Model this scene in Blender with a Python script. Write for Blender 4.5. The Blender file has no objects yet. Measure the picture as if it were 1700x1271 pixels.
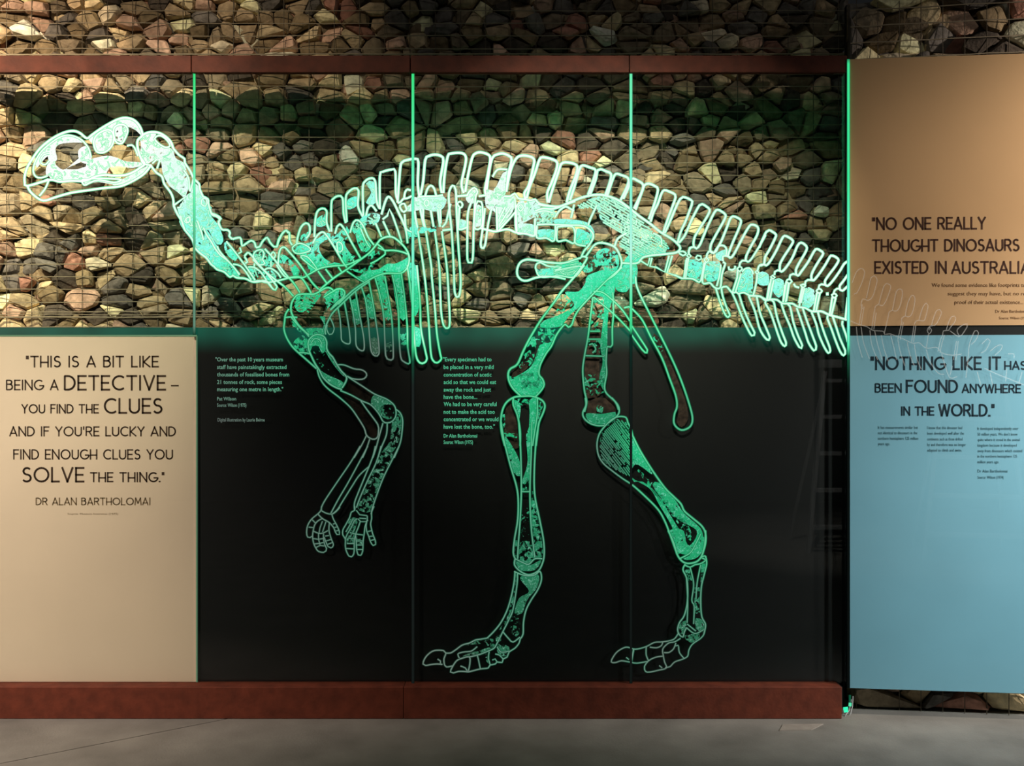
import bpy, bmesh, math, random
from mathutils import Vector, Matrix
from mathutils.geometry import tessellate_polygon, convex_hull_2d
R = random.Random(7)
SC = bpy.context.scene
COL = SC.collection
EYE, D, F = 1.666, 5.0, 1650.0      # eye height, distance to the glass, focal length in px of a 1700 px wide frame

# ---------------------------------------------------------------- camera, world, lights, exposure
cam = bpy.data.objects.new('camera', bpy.data.cameras.new('camera'))
COL.objects.link(cam)
cam.location = (0, -D, EYE)
cam.rotation_euler = (math.pi / 2, 0, 0)
cam.data.sensor_width = 36
cam.data.lens = 36 * F / 1700
cam.data.clip_end = 100
SC.camera = cam
world = bpy.data.worlds.new('World'); SC.world = world
world.use_nodes = True
world.node_tree.nodes['Background'].inputs[0].default_value = (0.9, 0.95, 1, 1)
world.node_tree.nodes['Background'].inputs[1].default_value = 0.008
SC.view_settings.view_transform = 'Standard'
SC.view_settings.look = 'None'
SC.view_settings.gamma = 1
SC.view_settings.exposure = 0
try: SC.view_settings.use_curve_mapping = False
except Exception: pass
SC.cycles.max_bounces = 6
SC.cycles.transparent_max_bounces = 12
SC.cycles.sample_clamp_indirect = 3

def light(name, kind, loc, target, energy, color, **kw):
    ld = bpy.data.lights.new(name, kind)
    ld.energy = energy; ld.color = color
    for k, v in kw.items(): setattr(ld, k, v)
    o = bpy.data.objects.new(name, ld); COL.objects.link(o)
    o.location = loc
    o.rotation_euler = (Vector(target) - Vector(loc)).to_track_quat('-Z', 'Y').to_euler()
    return o
WARM = (1, .80, .58)
# gallery spotlights on a ceiling track in front of the wall
TY, TZ = -2.7, 4.75
def spot(x, tx, tz, e, cone, col=(1, .87, .68)):
    light('gallery_spot', 'SPOT', (x, TY, TZ), (tx, .3, tz), e * 1.2, col, spot_size=math.radians(cone), spot_blend=1, shadow_soft_size=.02)
spot(-3.2, -3.2, 2.98, 1050, 37, WARM)
light('gallery_spot', 'SPOT', (-3.6, TY, TZ), (-3.2, 0, 3.35), 420, (1, .74, .5), spot_size=math.radians(37), spot_blend=.03, shadow_soft_size=.02)
spot(-1.9, -1.6, 3.15, 190, 38, WARM)
spot(-1.95, -2.0, 2.4, 600, 36)
spot(-.7, -.55, 2.2, 120, 36)
spot(.3, .3, 2.05, 760, 34)
spot(.82, .87, 2.1, 400, 33)
light('gallery_spot', 'SPOT', (4.5, -1.4, 3.5), (3.5, -.1, 2.6), 700, (1, .84, .72), spot_size=math.radians(80), spot_blend=1, shadow_soft_size=.05)
light('gallery_spot', 'SPOT', (-4.4, -2.6, 2.9), (-2.9, 0, .45), 760, (1, .80, .68), spot_size=math.radians(62), spot_blend=1, shadow_soft_size=.08)
light('gallery_spot', 'SPOT', (5.0, -2.5, 2.6), (3.2, -.1, .9), 760, (1, .97, .95), spot_size=math.radians(60), spot_blend=1, shadow_soft_size=.08)
light('ambient_fill', 'AREA', (0, -3.6, 6.0), (0, -.4, 0), 14, (1, .95, .88), shape='RECTANGLE', size=6, size_y=1)  # unseen fill light, added for the general brightness

# ---------------------------------------------------------------- helpers
def s2l(c):
    return tuple(((v / 255) / 12.92 if v <= 10 else (((v / 255) + .055) / 1.055) ** 2.4) for v in c)
def P(px, py, Y=0.0):               # image pixel -> point of the vertical plane at depth Y
    k = (D + Y) / F
    return Vector(((px - 850) * k, Y, EYE - (py - 635.5) * k))
SA, CA = math.sin(math.radians(6)), math.cos(math.radians(6))
def PR(px, py, off=0.0):            # the same on the end panel, which is turned 6 degrees towards the viewer
    x0, y0 = 1.6807, -0.03
    x0, y0 = x0 - SA * off, y0 - CA * off
    u = (px - 850) / F
    t = (x0 * SA + (y0 + D) * CA) / (u * SA + CA)
    return Vector((u * t, t - D, EYE - (py - 635.5) / F * t))

def link(name, me, mat=None, parent=None, **props):
    o = bpy.data.objects.new(name, me); COL.objects.link(o)
    if mat is not None and me is not None and not me.materials:
        for m in (mat if isinstance(mat, (list, tuple)) else [mat]): me.materials.append(m)
    if parent is not None:
        o.parent = parent
        o.matrix_parent_inverse = Matrix.Translation(-Vector(parent.location)) if parent.type == 'EMPTY' else Matrix.Identity(4)
    for k, v in props.items(): o[k] = v
    return o
def empty(name, loc, label, cat, group=None):
    o = bpy.data.objects.new(name, None); COL.objects.link(o)
    o.location = loc; o.empty_display_size = .1
    o['label'] = label; o['category'] = cat
    if group: o['group'] = group
    return o
def mesh(name, verts, faces):
    me = bpy.data.meshes.new(name); me.from_pydata([tuple(v) for v in verts], [], faces); me.update(); return me
def boxmesh(name, x0, x1, y0, y1, z0, z1, bev=0.0):
    bm = bmesh.new()
    bmesh.ops.create_cube(bm, size=1)
    for v in bm.verts:
        v.co = Vector((x0 + (v.co.x + .5) * (x1 - x0), y0 + (v.co.y + .5) * (y1 - y0), z0 + (v.co.z + .5) * (z1 - z0)))
    if bev: bmesh.ops.bevel(bm, geom=list(bm.edges), offset=bev, segments=1, affect='EDGES')
    me = bpy.data.meshes.new(name); bm.to_mesh(me); bm.free(); return me
def prism(name, pts, fn, o0, o1):   # px polygon extruded between two offsets of plane map fn
    n = len(pts)
    v = [fn(x, y, o0) for x, y in pts] + [fn(x, y, o1) for x, y in pts]
    f = [tuple(range(n)), tuple(range(2 * n - 1, n - 1, -1))] + [(i, i + n, (i + 1) % n + n, (i + 1) % n) for i in range(n)]
    me = mesh(name, v, f)
    bm = bmesh.new(); bm.from_mesh(me); bmesh.ops.recalc_face_normals(bm, faces=bm.faces); bm.to_mesh(me); bm.free()
    return me

# ---------------------------------------------------------------- materials
def newmat(name):
    m = bpy.data.materials.new(name); m.use_nodes = True
    nt = m.node_tree; nt.nodes.clear()
    return m, nt, nt.nodes.new('ShaderNodeOutputMaterial')
def rough_mat(name, base, rough=.8, var=.25, scale=8, bump=.2, spec=.3, metal=0, bscale=60):
    m, nt, out = newmat(name)
    b = nt.nodes.new('ShaderNodeBsdfPrincipled'); nt.links.new(b.outputs[0], out.inputs[0])
    b.inputs['Roughness'].default_value = rough
    b.inputs['Specular IOR Level'].default_value = spec
    b.inputs['Metallic'].default_value = metal
    tc = nt.nodes.new('ShaderNodeTexCoord')
    n = nt.nodes.new('ShaderNodeTexNoise'); n.inputs['Scale'].default_value = scale; n.inputs['Detail'].default_value = 8
    nt.links.new(tc.outputs['Object'], n.inputs['Vector'])
    r = nt.nodes.new('ShaderNodeValToRGB')
    c = s2l(base)
    r.color_ramp.elements[0].position = .3; r.color_ramp.elements[1].position = .7
    r.color_ramp.elements[0].color = (*[v * (1 - var) for v in c], 1)
    r.color_ramp.elements[1].color = (*[min(1, v * (1 + var)) for v in c], 1)
    nt.links.new(n.outputs[0], r.inputs[0]); nt.links.new(r.outputs[0], b.inputs['Base Color'])
    if bump:
        n2 = nt.nodes.new('ShaderNodeTexNoise'); n2.inputs['Scale'].default_value = bscale; n2.inputs['Detail'].default_value = 6
        nt.links.new(tc.outputs['Object'], n2.inputs['Vector'])
        bp = nt.nodes.new('ShaderNodeBump'); bp.inputs['Strength'].default_value = bump; bp.inputs['Distance'].default_value = .01
        nt.links.new(n2.outputs[0], bp.inputs['Height']); nt.links.new(bp.outputs[0], b.inputs['Normal'])
    return m
M_CORTEN = rough_mat('rusted_steel', (74, 34, 21), .75, .3, 14, .15)
M_CORTEN2 = rough_mat('rusted_plinth_steel', (106, 50, 32), .75, .3, 14, .15)
M_CONC = rough_mat('concrete', (138, 137, 130), .7, .22, 3.2, .12, .3, 0, 90)
M_JOINT = rough_mat('joint_dark', (30, 29, 27), .9, .2)
M_BLACK = rough_mat('black_vinyl', (7, 11, 13), .55, .1, 6, 0)
M_DARK = rough_mat('dark_backing', (26, 24, 22), .95, .3, 5, .3)
M_CREAM = rough_mat('cream_board', (226, 206, 182), .6, .02, 3, .02)
M_TAN = rough_mat('tan_board', (212, 168, 126), .6, .03, 3, .02)
M_BLUE = rough_mat('blue_board', (132, 188, 212), .6, .03, 3, .02)
M_INK = rough_mat('brown_ink', (62, 42, 26), .6, .05, 5, 0)
M_INK2 = rough_mat('dark_brown_ink', (70, 34, 22), .6, .05, 5, 0)
M_INK3 = rough_mat('navy_ink', (16, 44, 60), .6, .05, 5, 0)
M_INKS = rough_mat('faded_ink', (120, 100, 72), .6, .05, 5, 0)
M_INKT = rough_mat('tan_ink', (120, 82, 50), .6, .05, 5, 0)
M_INKB = rough_mat('blue_ink', (44, 84, 98), .6, .05, 5, 0)
M_WIRE = rough_mat('galvanised_wire_lit', (146, 136, 114), .5, .15, 20, 0, .5, .1)  # horizontal wires: light from above is put into the pale colour
M_WIRE2 = rough_mat('galvanised_wire_shaded', (88, 80, 66), .6, .2, 20, 0, .4, .1)  # vertical wires: same wire, shade put into the darker colour
M_ALU = rough_mat('aluminium', (190, 192, 192), .4, .05, 10, 0, .5, 0)
M_TAPE = rough_mat('floor_plate', (158, 152, 142), .7, .1, 20, .1)

def stone_mat():
    m, nt, out = newmat('gabion_stone')
    b = nt.nodes.new('ShaderNodeBsdfPrincipled'); nt.links.new(b.outputs[0], out.inputs[0])
    b.inputs['Roughness'].default_value = .85; b.inputs['Specular IOR Level'].default_value = .25
    at = nt.nodes.new('ShaderNodeAttribute'); at.attribute_name = 'Col'
    tc = nt.nodes.new('ShaderNodeTexCoord')
    n = nt.nodes.new('ShaderNodeTexNoise'); n.inputs['Scale'].default_value = 26; n.inputs['Detail'].default_value = 9
    nt.links.new(tc.outputs['Object'], n.inputs['Vector'])
    mr = nt.nodes.new('ShaderNodeMapRange'); mr.inputs[1].default_value = .3; mr.inputs[2].default_value = .7
    mr.inputs[3].default_value = .62; mr.inputs[4].default_value = 1.25
    nt.links.new(n.outputs[0], mr.inputs[0])
    mx = nt.nodes.new('ShaderNodeVectorMath'); mx.operation = 'SCALE'
    nt.links.new(at.outputs['Color'], mx.inputs[0]); nt.links.new(mr.outputs[0], mx.inputs['Scale'])
    nt.links.new(mx.outputs[0], b.inputs['Base Color'])
    n2 = nt.nodes.new('ShaderNodeTexNoise'); n2.inputs['Scale'].default_value = 55; n2.inputs['Detail'].default_value = 8
    nt.links.new(tc.outputs['Object'], n2.inputs['Vector'])
    bp = nt.nodes.new('ShaderNodeBump'); bp.inputs['Strength'].default_value = .55; bp.inputs['Distance'].default_value = .012
    nt.links.new(n2.outputs[0], bp.inputs['Height']); nt.links.new(bp.outputs[0], b.inputs['Normal'])
    return m
M_STONE = stone_mat()

def glass_mat():
    m, nt, out = newmat('clear_glass')
    tr = nt.nodes.new('ShaderNodeBsdfTransparent'); tr.inputs[0].default_value = (.965, .99, .975, 1)
    gl = nt.nodes.new('ShaderNodeBsdfGlossy'); gl.inputs['Roughness'].default_value = 0.0
    gl.inputs[0].default_value = (1, 1, 1, 1)
    fr = nt.nodes.new('ShaderNodeFresnel'); fr.inputs[0].default_value = 1.5
    mx = nt.nodes.new('ShaderNodeMixShader')
    ge = nt.nodes.new('ShaderNodeNewGeometry'); iv = nt.nodes.new('ShaderNodeMath'); iv.operation = 'SUBTRACT'; iv.inputs[0].default_value = 1
    nt.links.new(ge.outputs['Backfacing'], iv.inputs[1])
    ml = nt.nodes.new('ShaderNodeMath'); ml.operation = 'MULTIPLY'
    nt.links.new(iv.outputs[0], ml.inputs[0]); nt.links.new(fr.outputs[0], ml.inputs[1])
    nt.links.new(ml.outputs[0], mx.inputs[0]); nt.links.new(tr.outputs[0], mx.inputs[1]); nt.links.new(gl.outputs[0], mx.inputs[2])
    nt.links.new(mx.outputs[0], out.inputs[0])
    return m
M_GLASS = glass_mat()

def etch_mat():         # edge-lit engraved line, and the halo painted around it, as plain emission
    m, nt, out = newmat('edge_lit_etching_halo')
    at = nt.nodes.new('ShaderNodeAttribute'); at.attribute_name = 'Glow'
    em = nt.nodes.new('ShaderNodeEmission'); em.inputs[1].default_value = 1.0
    nt.links.new(at.outputs['Color'], em.inputs[0]); nt.links.new(em.outputs[0], out.inputs[0])
    return m
M_ETCH = etch_mat()
def frost_mat():        # sand-blasted patch of the pane, broken up with clear gaps
    m, nt, out = newmat('edge_lit_frosting')
    at = nt.nodes.new('ShaderNodeAttribute'); at.attribute_name = 'Glow'
    tc = nt.nodes.new('ShaderNodeTexCoord')
    n = nt.nodes.new('ShaderNodeTexNoise'); n.inputs['Scale'].default_value = 46; n.inputs['Detail'].default_value = 5
    n.inputs['Distortion'].default_value = .6
    nt.links.new(tc.outputs['Object'], n.inputs['Vector'])
    nf = nt.nodes.new('ShaderNodeTexNoise'); nf.inputs['Scale'].default_value = 130; nf.inputs['Detail'].default_value = 3
    nt.links.new(tc.outputs['Object'], nf.inputs['Vector'])
    # coverage a in 0..1 -> threshold on the noise
    th = nt.nodes.new('ShaderNodeMapRange'); th.inputs[1].default_value = 0; th.inputs[2].default_value = 1
    th.inputs[3].default_value = .70; th.inputs[4].default_value = .24
    nt.links.new(at.outputs['Alpha'], th.inputs[0])
    sb = nt.nodes.new('ShaderNodeMath'); sb.operation = 'SUBTRACT'
    nt.links.new(n.outputs[0], sb.inputs[0]); nt.links.new(th.outputs[0], sb.inputs[1])
    mu = nt.nodes.new('ShaderNodeMath'); mu.operation = 'MULTIPLY'; mu.inputs[1].default_value = 14; mu.use_clamp = True
    nt.links.new(sb.outputs[0], mu.inputs[0])
    br = nt.nodes.new('ShaderNodeMapRange'); br.inputs[1].default_value = .3; br.inputs[2].default_value = .7
    br.inputs[3].default_value = .82; br.inputs[4].default_value = 1.15
    nt.links.new(nf.outputs[0], br.inputs[0])
    em = nt.nodes.new('ShaderNodeEmission')
    gm = nt.nodes.new('ShaderNodeGamma'); gm.inputs[1].default_value = .45
    nt.links.new(at.outputs['Color'], gm.inputs[0])
    ns = nt.nodes.new('ShaderNodeTexNoise'); ns.inputs['Scale'].default_value = 70; ns.inputs['Detail'].default_value = 2; ns.inputs['Distortion'].default_value = 1.5
    nt.links.new(tc.outputs['Object'], ns.inputs['Vector'])
    ms = nt.nodes.new('ShaderNodeMapRange'); ms.inputs[1].default_value = .54; ms.inputs[2].default_value = .64; ms.inputs[4].default_value = .6
    nt.links.new(ns.outputs[0], ms.inputs[0])
    mc = nt.nodes.new('ShaderNodeMix'); mc.data_type = 'RGBA'
    nt.links.new(ms.outputs[0], mc.inputs[0]); nt.links.new(at.outputs['Color'], mc.inputs[6]); nt.links.new(gm.outputs[0], mc.inputs[7])
    nt.links.new(mc.outputs[2], em.inputs[0]); nt.links.new(br.outputs[0], em.inputs[1])
    tr = nt.nodes.new('ShaderNodeBsdfTransparent')
    mx = nt.nodes.new('ShaderNodeMixShader')
    nt.links.new(mu.outputs[0], mx.inputs[0]); nt.links.new(tr.outputs[0], mx.inputs[1]); nt.links.new(em.outputs[0], mx.inputs[2])
    nt.links.new(mx.outputs[0], out.inputs[0])
    return m
M_FROST = frost_mat()
def print_mat():
    m, nt, out = newmat('white_film_print')
    df = nt.nodes.new('ShaderNodeBsdfDiffuse'); df.inputs[0].default_value = (.85, .92, .9, 1)
    tr = nt.nodes.new('ShaderNodeBsdfTransparent')
    mx = nt.nodes.new('ShaderNodeMixShader'); mx.inputs[0].default_value = .26
    nt.links.new(tr.outputs[0], mx.inputs[1]); nt.links.new(df.outputs[0], mx.inputs[2]); nt.links.new(mx.outputs[0], out.inputs[0])
    return m
M_PRINT = print_mat()
M_CUT = rough_mat('stone_seen_through_cutout', (46, 36, 31), .95, .85, 34, .2)

# ---------------------------------------------------------------- glow colour of the edge lighting by place on the glass
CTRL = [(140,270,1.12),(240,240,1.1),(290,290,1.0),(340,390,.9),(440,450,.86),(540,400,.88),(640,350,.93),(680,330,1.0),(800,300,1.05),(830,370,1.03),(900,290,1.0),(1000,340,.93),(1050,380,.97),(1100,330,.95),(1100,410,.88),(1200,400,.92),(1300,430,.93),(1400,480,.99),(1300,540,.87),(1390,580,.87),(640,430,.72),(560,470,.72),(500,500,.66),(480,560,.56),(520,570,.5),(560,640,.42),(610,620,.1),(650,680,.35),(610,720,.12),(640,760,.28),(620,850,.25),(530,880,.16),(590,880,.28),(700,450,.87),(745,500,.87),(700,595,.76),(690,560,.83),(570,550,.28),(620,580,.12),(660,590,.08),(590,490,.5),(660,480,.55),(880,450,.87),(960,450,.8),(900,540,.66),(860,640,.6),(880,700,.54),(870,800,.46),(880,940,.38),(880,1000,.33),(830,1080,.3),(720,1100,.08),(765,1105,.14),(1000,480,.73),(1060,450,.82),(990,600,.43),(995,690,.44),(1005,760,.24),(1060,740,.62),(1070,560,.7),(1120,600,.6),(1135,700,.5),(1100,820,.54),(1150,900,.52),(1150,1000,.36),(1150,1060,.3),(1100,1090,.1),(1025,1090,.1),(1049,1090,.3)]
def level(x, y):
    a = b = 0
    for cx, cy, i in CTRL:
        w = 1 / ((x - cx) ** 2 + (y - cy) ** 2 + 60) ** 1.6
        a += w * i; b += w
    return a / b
def ramp(tab, i):
    i = max(tab[0][0], min(tab[-1][0], i))
    for (a, ca), (b, cb) in zip(tab, tab[1:]):
        if i <= b:
            t = (i - a) / (b - a)
            return s2l(tuple(u + (v - u) * t for u, v in zip(ca, cb)))
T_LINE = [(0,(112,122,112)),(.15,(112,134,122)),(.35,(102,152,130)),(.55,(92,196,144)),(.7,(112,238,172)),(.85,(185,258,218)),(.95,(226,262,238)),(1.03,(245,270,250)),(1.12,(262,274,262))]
T_HALO = [(0,(50,62,55)),(.35,(22,86,60)),(.55,(18,135,86)),(.7,(16,165,100)),(.85,(50,200,135)),(1,(150,244,200)),(1.12,(140,240,180))]  # green glow halo beside each line, painted as an emissive border
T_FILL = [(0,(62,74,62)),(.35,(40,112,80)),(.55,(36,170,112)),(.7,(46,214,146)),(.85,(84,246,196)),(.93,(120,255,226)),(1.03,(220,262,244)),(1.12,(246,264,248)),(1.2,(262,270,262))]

def smooth(pts, closed, step=3.0):
    n = len(pts)
    if n < 3: return list(pts)
    out = []
    rng = range(n) if closed else range(n - 1)
    for i in rng:
        p1, p2 = pts[i], pts[(i + 1) % n]
        p0 = pts[i - 1] if (closed or i > 0) else p1
        p3 = pts[(i + 2) % n] if (closed or i + 2 < n) else p2
        k = max(1, min(8, int(math.hypot(p2[0] - p1[0], p2[1] - p1[1]) / step)))
        for j in range(k):
            t = j / k; t2 = t * t; t3 = t2 * t
            out.append(tuple(.5 * (2 * b + (c - a) * t + (2 * a - 5 * b + 4 * c - d) * t2 + (3 * b - a - 3 * c + d) * t3)
                             for a, b, c, d in zip(p0, p1, p2, p3)))
    if not closed: out.append(pts[-1])
    return out

class Etch:             # collects lines with their painted halo and frosted patches of one part
    def __init__(s): s.v = []; s.f = []; s.c = []; s.m = []
    def ribbon(s, pts, w, closed=False, fn=P, off=-.0075, lv=None, flat=None):
        n = len(pts)
        if n < 2: return
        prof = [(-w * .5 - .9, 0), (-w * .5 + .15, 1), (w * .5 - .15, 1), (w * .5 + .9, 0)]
        base = len(s.v); lvs = []
        for i, (x, y) in enumerate(pts):
            a = pts[i - 1] if (closed or i) else pts[i]
            b = pts[(i + 1) % n] if (closed or i < n - 1) else pts[i]
            dx, dy = b[0] - a[0], b[1] - a[1]; L = math.hypot(dx, dy) or 1
            nx, ny = -dy / L, dx / L
            for o, up in prof:
                s.v.append(fn(x + nx * o, y + ny * o, off - .0006 * up))
            l_ = lv if lv is not None else level(x, y)
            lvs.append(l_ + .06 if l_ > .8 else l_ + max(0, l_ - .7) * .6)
        for i in range(n if closed else n - 1):
            j = (i + 1) % n
            for k in range(3):
                s.f.append((base + i * 4 + k, base + j * 4 + k, base + j * 4 + k + 1, base + i * 4 + k + 1))
                s.m.append(0)
                t = T_LINE if k == 1 else T_HALO
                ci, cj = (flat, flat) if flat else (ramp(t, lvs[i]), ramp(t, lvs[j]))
                s.c += [(*ci, 1), (*cj, 1), (*cj, 1), (*ci, 1)]
    def cutout(s, pts):
        tri = tessellate_polygon([[Vector((x, y, 0)) for x, y in pts]])
        base = len(s.v)
        for x, y in pts: s.v.append(P(x, y, .0095))
        for t in tri:
            s.f.append(tuple(base + k for k in t)); s.m.append(2); s.c += [(0, 0, 0, 1)] * 3
    def patch(s, pts, cover, fn=P, off=-.0066):
        tri = tessellate_polygon([[Vector((x, y, 0)) for x, y in pts]])
        base = len(s.v); cols = []
        for x, y in pts:
            s.v.append(fn(x, y, off)); l_ = level(x, y); cols.append((*ramp(T_FILL, l_ + max(0, min(.1, l_ - .8)) * .5), cover))
        for t in tri:
            s.f.append(tuple(base + k for k in t)); s.m.append(1); s.c += [cols[k] for k in t]
    def scribble(s, pts):
        xs = [p[0] for p in pts]; ys = [p[1] for p in pts]
        ar = abs(sum(a[0] * b[1] - b[0] * a[1] for a, b in zip(pts, pts[1:] + pts[:1]))) / 2
        def inside(x, y):
            c = False
            for (ax, ay), (bx, by) in zip(pts, pts[1:] + pts[:1]):
                if (ay > y) != (by > y) and x < ax + (y - ay) / (by - ay) * (bx - ax): c = not c
            return c
        for _ in range(int(ar / 34)):
            x, y = R.uniform(min(xs), max(xs)), R.uniform(min(ys), max(ys)); a = R.uniform(0, math.tau); tr = []
            k = R.uniform(-.5, .5)
            for i in range(R.randint(3, 7)):
                if not inside(x, y): break
                tr.append((x, y)); x += math.cos(a) * 2.2; y += math.sin(a) * 2.2; a += k + R.uniform(-.5, .5)
            if len(tr) > 2: s.ribbon(smooth(tr, False, 1.5), R.uniform(.4, 1.1), off=-.0071)
    def hatch(s, pts, ang, gap):
        a = math.radians(ang); ca, sa = math.cos(a), math.sin(a)
        q = [(x * ca + y * sa, -x * sa + y * ca) for x, y in pts]
        v = min(p[1] for p in q) + gap * .5; top = max(p[1] for p in q)
        while v < top:
            xs = []
            for (x0, y0), (x1, y1) in zip(q, q[1:] + q[:1]):
                if (y0 > v) != (y1 > v): xs.append(x0 + (v - y0) / (y1 - y0) * (x1 - x0))
            xs.sort()
            for u0, u1 in zip(xs[::2], xs[1::2]):
                u = u0 + 1
                while u < u1 - 3:
                    e = min(u1, u + R.uniform(10, 60)); dv = R.uniform(-1.2, 1.2)
                    s.ribbon([(u * ca - v * sa, u * sa + v * ca), (e * ca - (v + dv) * sa, e * sa + (v + dv) * ca)], .9, off=-.0071)
                    u = e + R.uniform(1, 6)
            v += gap * R.uniform(.8, 1.2)
    def build(s, name, parent, **props):
        me = mesh(name, s.v, s.f)
        me.materials.append(M_ETCH); me.materials.append(M_FROST); me.materials.append(M_CUT)
        me.polygons.foreach_set('material_index', s.m)
        ca = me.color_attributes.new('Glow', 'FLOAT_COLOR', 'CORNER')
        ca.data.foreach_set('color', [x for c in s.c for x in c])
        return link(name, me, None, parent, **props)

# ---------------------------------------------------------------- lettering: a stroke alphabet for the headings, the built-in font for the small print
def arc(cx, cy, rx, ry, a0, a1, n=9):
    return [(cx + rx * math.cos(math.radians(a0 + (a1 - a0) * i / n)), cy + ry * math.sin(math.radians(a0 + (a1 - a0) * i / n))) for i in range(n + 1)]
G = {
 'A': (.66, [[(0,0),(.33,1),(.66,0)],[(.10,.28),(.56,.28)]]),
 'B': (.52, [[(0,0),(0,1),(.26,1)]+arc(.26,.79,.2,.21,90,-90)+[(0,.58)],[(.26,.58)]+arc(.26,.29,.26,.29,90,-90)+[(0,0)]]),
 'C': (.68, [arc(.42,.5,.42,.5,52,308,16)]),
 'D': (.62, [[(0,0),(0,1),(.2,1)]+arc(.2,.5,.42,.5,90,-90,14)+[(0,0)]]),
 'E': (.46, [[(.46,1),(0,1),(0,0),(.46,0)],[(0,.5),(.40,.5)]]),
 'F': (.44, [[(.44,1),(0,1),(0,0)],[(0,.55),(.38,.55)]]),
 'G': (.76, [arc(.42,.5,.42,.5,52,350,18)+[(.78,.42),(.46,.42)]]),
 'H': (.60, [[(0,0),(0,1)],[(.6,0),(.6,1)],[(0,.42),(.6,.42)]]),
 'I': (.05, [[(.02,0),(.02,1)]]),
 'K': (.54, [[(0,0),(0,1)],[(.52,1),(.06,.46),(.54,0)]]),
 'L': (.42, [[(0,1),(0,0),(.42,0)]]),
 'M': (.76, [[(0,0),(.08,1),(.38,.25),(.68,1),(.76,0)]]),
 'N': (.62, [[(0,0),(0,1),(.62,0),(.62,1)]]),
 'O': (.86, [arc(.43,.5,.43,.5,0,360,20)]),
 'R': (.54, [[(0,0),(0,1),(.28,1)]+arc(.28,.74,.24,.26,90,-90)+[(0,.48)],[(.28,.48),(.54,0)]]),
 'S': (.50, [arc(.26,.76,.22,.24,40,250,9)+arc(.24,.26,.25,.26,70,-145,10)]),
 'T': (.56, [[(0,1),(.56,1)],[(.28,1),(.28,0)]]),
 'U': (.58, [[(0,1),(0,.3)]+arc(.29,.29,.29,.29,180,360)+[(.58,1)]]),
 'V': (.62, [[(0,1),(.31,0),(.62,1)]]),
 'W': (.92, [[(0,1),(.22,0),(.46,.95),(.70,0),(.92,1)]]),
 'X': (.58, [[(0,0),(.58,1)],[(0,1),(.58,0)]]),
 'Y': (.58, [[(0,1),(.29,.5),(.58,1)],[(.29,.5),(.29,0)]]),
 '.': (.04, [[(0,0),(.04,0)]]), '-': (.40, [[(0,.42),(.40,.42)]]),
 "'": (.04, [[(.02,1),(.02,.74)]]), '"': (.16, [[(.02,1),(.02,.80)],[(.14,1),(.14,.80)]]),
 ' ': (.26, []),
}
def stroke_text(name, text, x0, x1, y0, y1, w, mat, parent, fn, off, slope=0.0):
    adv = 0; items = []; w *= 1.12
    for ch in text:
        gw, st = G[ch]
        items.append((adv, st)); adv += gw + .22
    adv -= .22
    sx = (x1 - x0) / adv; h = y1 - y0
    V, Fc = [], []
    for a, st in items:
        for pl in st:
            pts = [(x0 + (a + px) * sx, y1 - py * h + slope * (a + px) * sx) for px, py in pl]
            n = len(pts)
            loop = n > 6 and math.hypot(pts[0][0] - pts[-1][0], pts[0][1] - pts[-1][1]) < .01
            # segment quads with square joins
            for (ax, ay), (bx, by) in zip(pts, pts[1:]):
                dx, dy = bx - ax, by - ay; L = math.hypot(dx, dy)
                if L < 1e-6: continue
                ux, uy = dx / L, dy / L
                e = w * .5 if n <= 5 else w * .2
                nx, ny = -uy * w * .5, ux * w * .5
                b = len(V)
                V += [fn(ax - ux * e + nx, ay - uy * e + ny, off), fn(bx + ux * e + nx, by + uy * e + ny, off),
                      fn(bx + ux * e - nx, by + uy * e - ny, off), fn(ax - ux * e - nx, ay - uy * e - ny, off)]
                Fc.append((b, b + 1, b + 2, b + 3))
    return link(name, mesh(name, V, Fc), mat, parent, kind='stuff')
PRINTS = []
def small_text(name, text, x0, x1, yb, em, mat, parent, fn, off, bold=.012, glow=None):
    cu = bpy.data.curves.new('print_curve', 'FONT'); cu.body = text; cu.size = 1; cu.offset = bold; cu.resolution_u = 2
    t = bpy.data.objects.new('print_curve', cu); COL.objects.link(t)
    PRINTS.append((t, name, x0, x1, yb, em, mat, parent, fn, off, glow))
def flush_prints():
    dg = bpy.context.evaluated_depsgraph_get(); dg.update()
    for t, name, x0, x1, yb, em, mat, parent, fn, off, glow in PRINTS:
        me = bpy.data.meshes.new_from_object(t.evaluated_get(dg))
        me.materials.clear()
        xs = [v.co.x for v in me.vertices]; a, b = min(xs), max(xs)
        sx = (x1 - x0) / (b - a); pxs = []
        for v in me.vertices:
            px, py = x0 + (v.co.x - a) * sx, yb - v.co.y * em
            pxs.append((px, py)); v.co = fn(px, py, off)
        if glow:
            ca = me.color_attributes.new('Glow', 'FLOAT_COLOR', 'POINT')
            ca.data.foreach_set('color', [q for (px, py) in pxs for q in (*glow(px, py), 1)])
        me.name = name
        link(name, me, mat, parent, kind='stuff')
        cu = t.data; bpy.data.objects.remove(t); bpy.data.curves.remove(cu)

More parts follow.
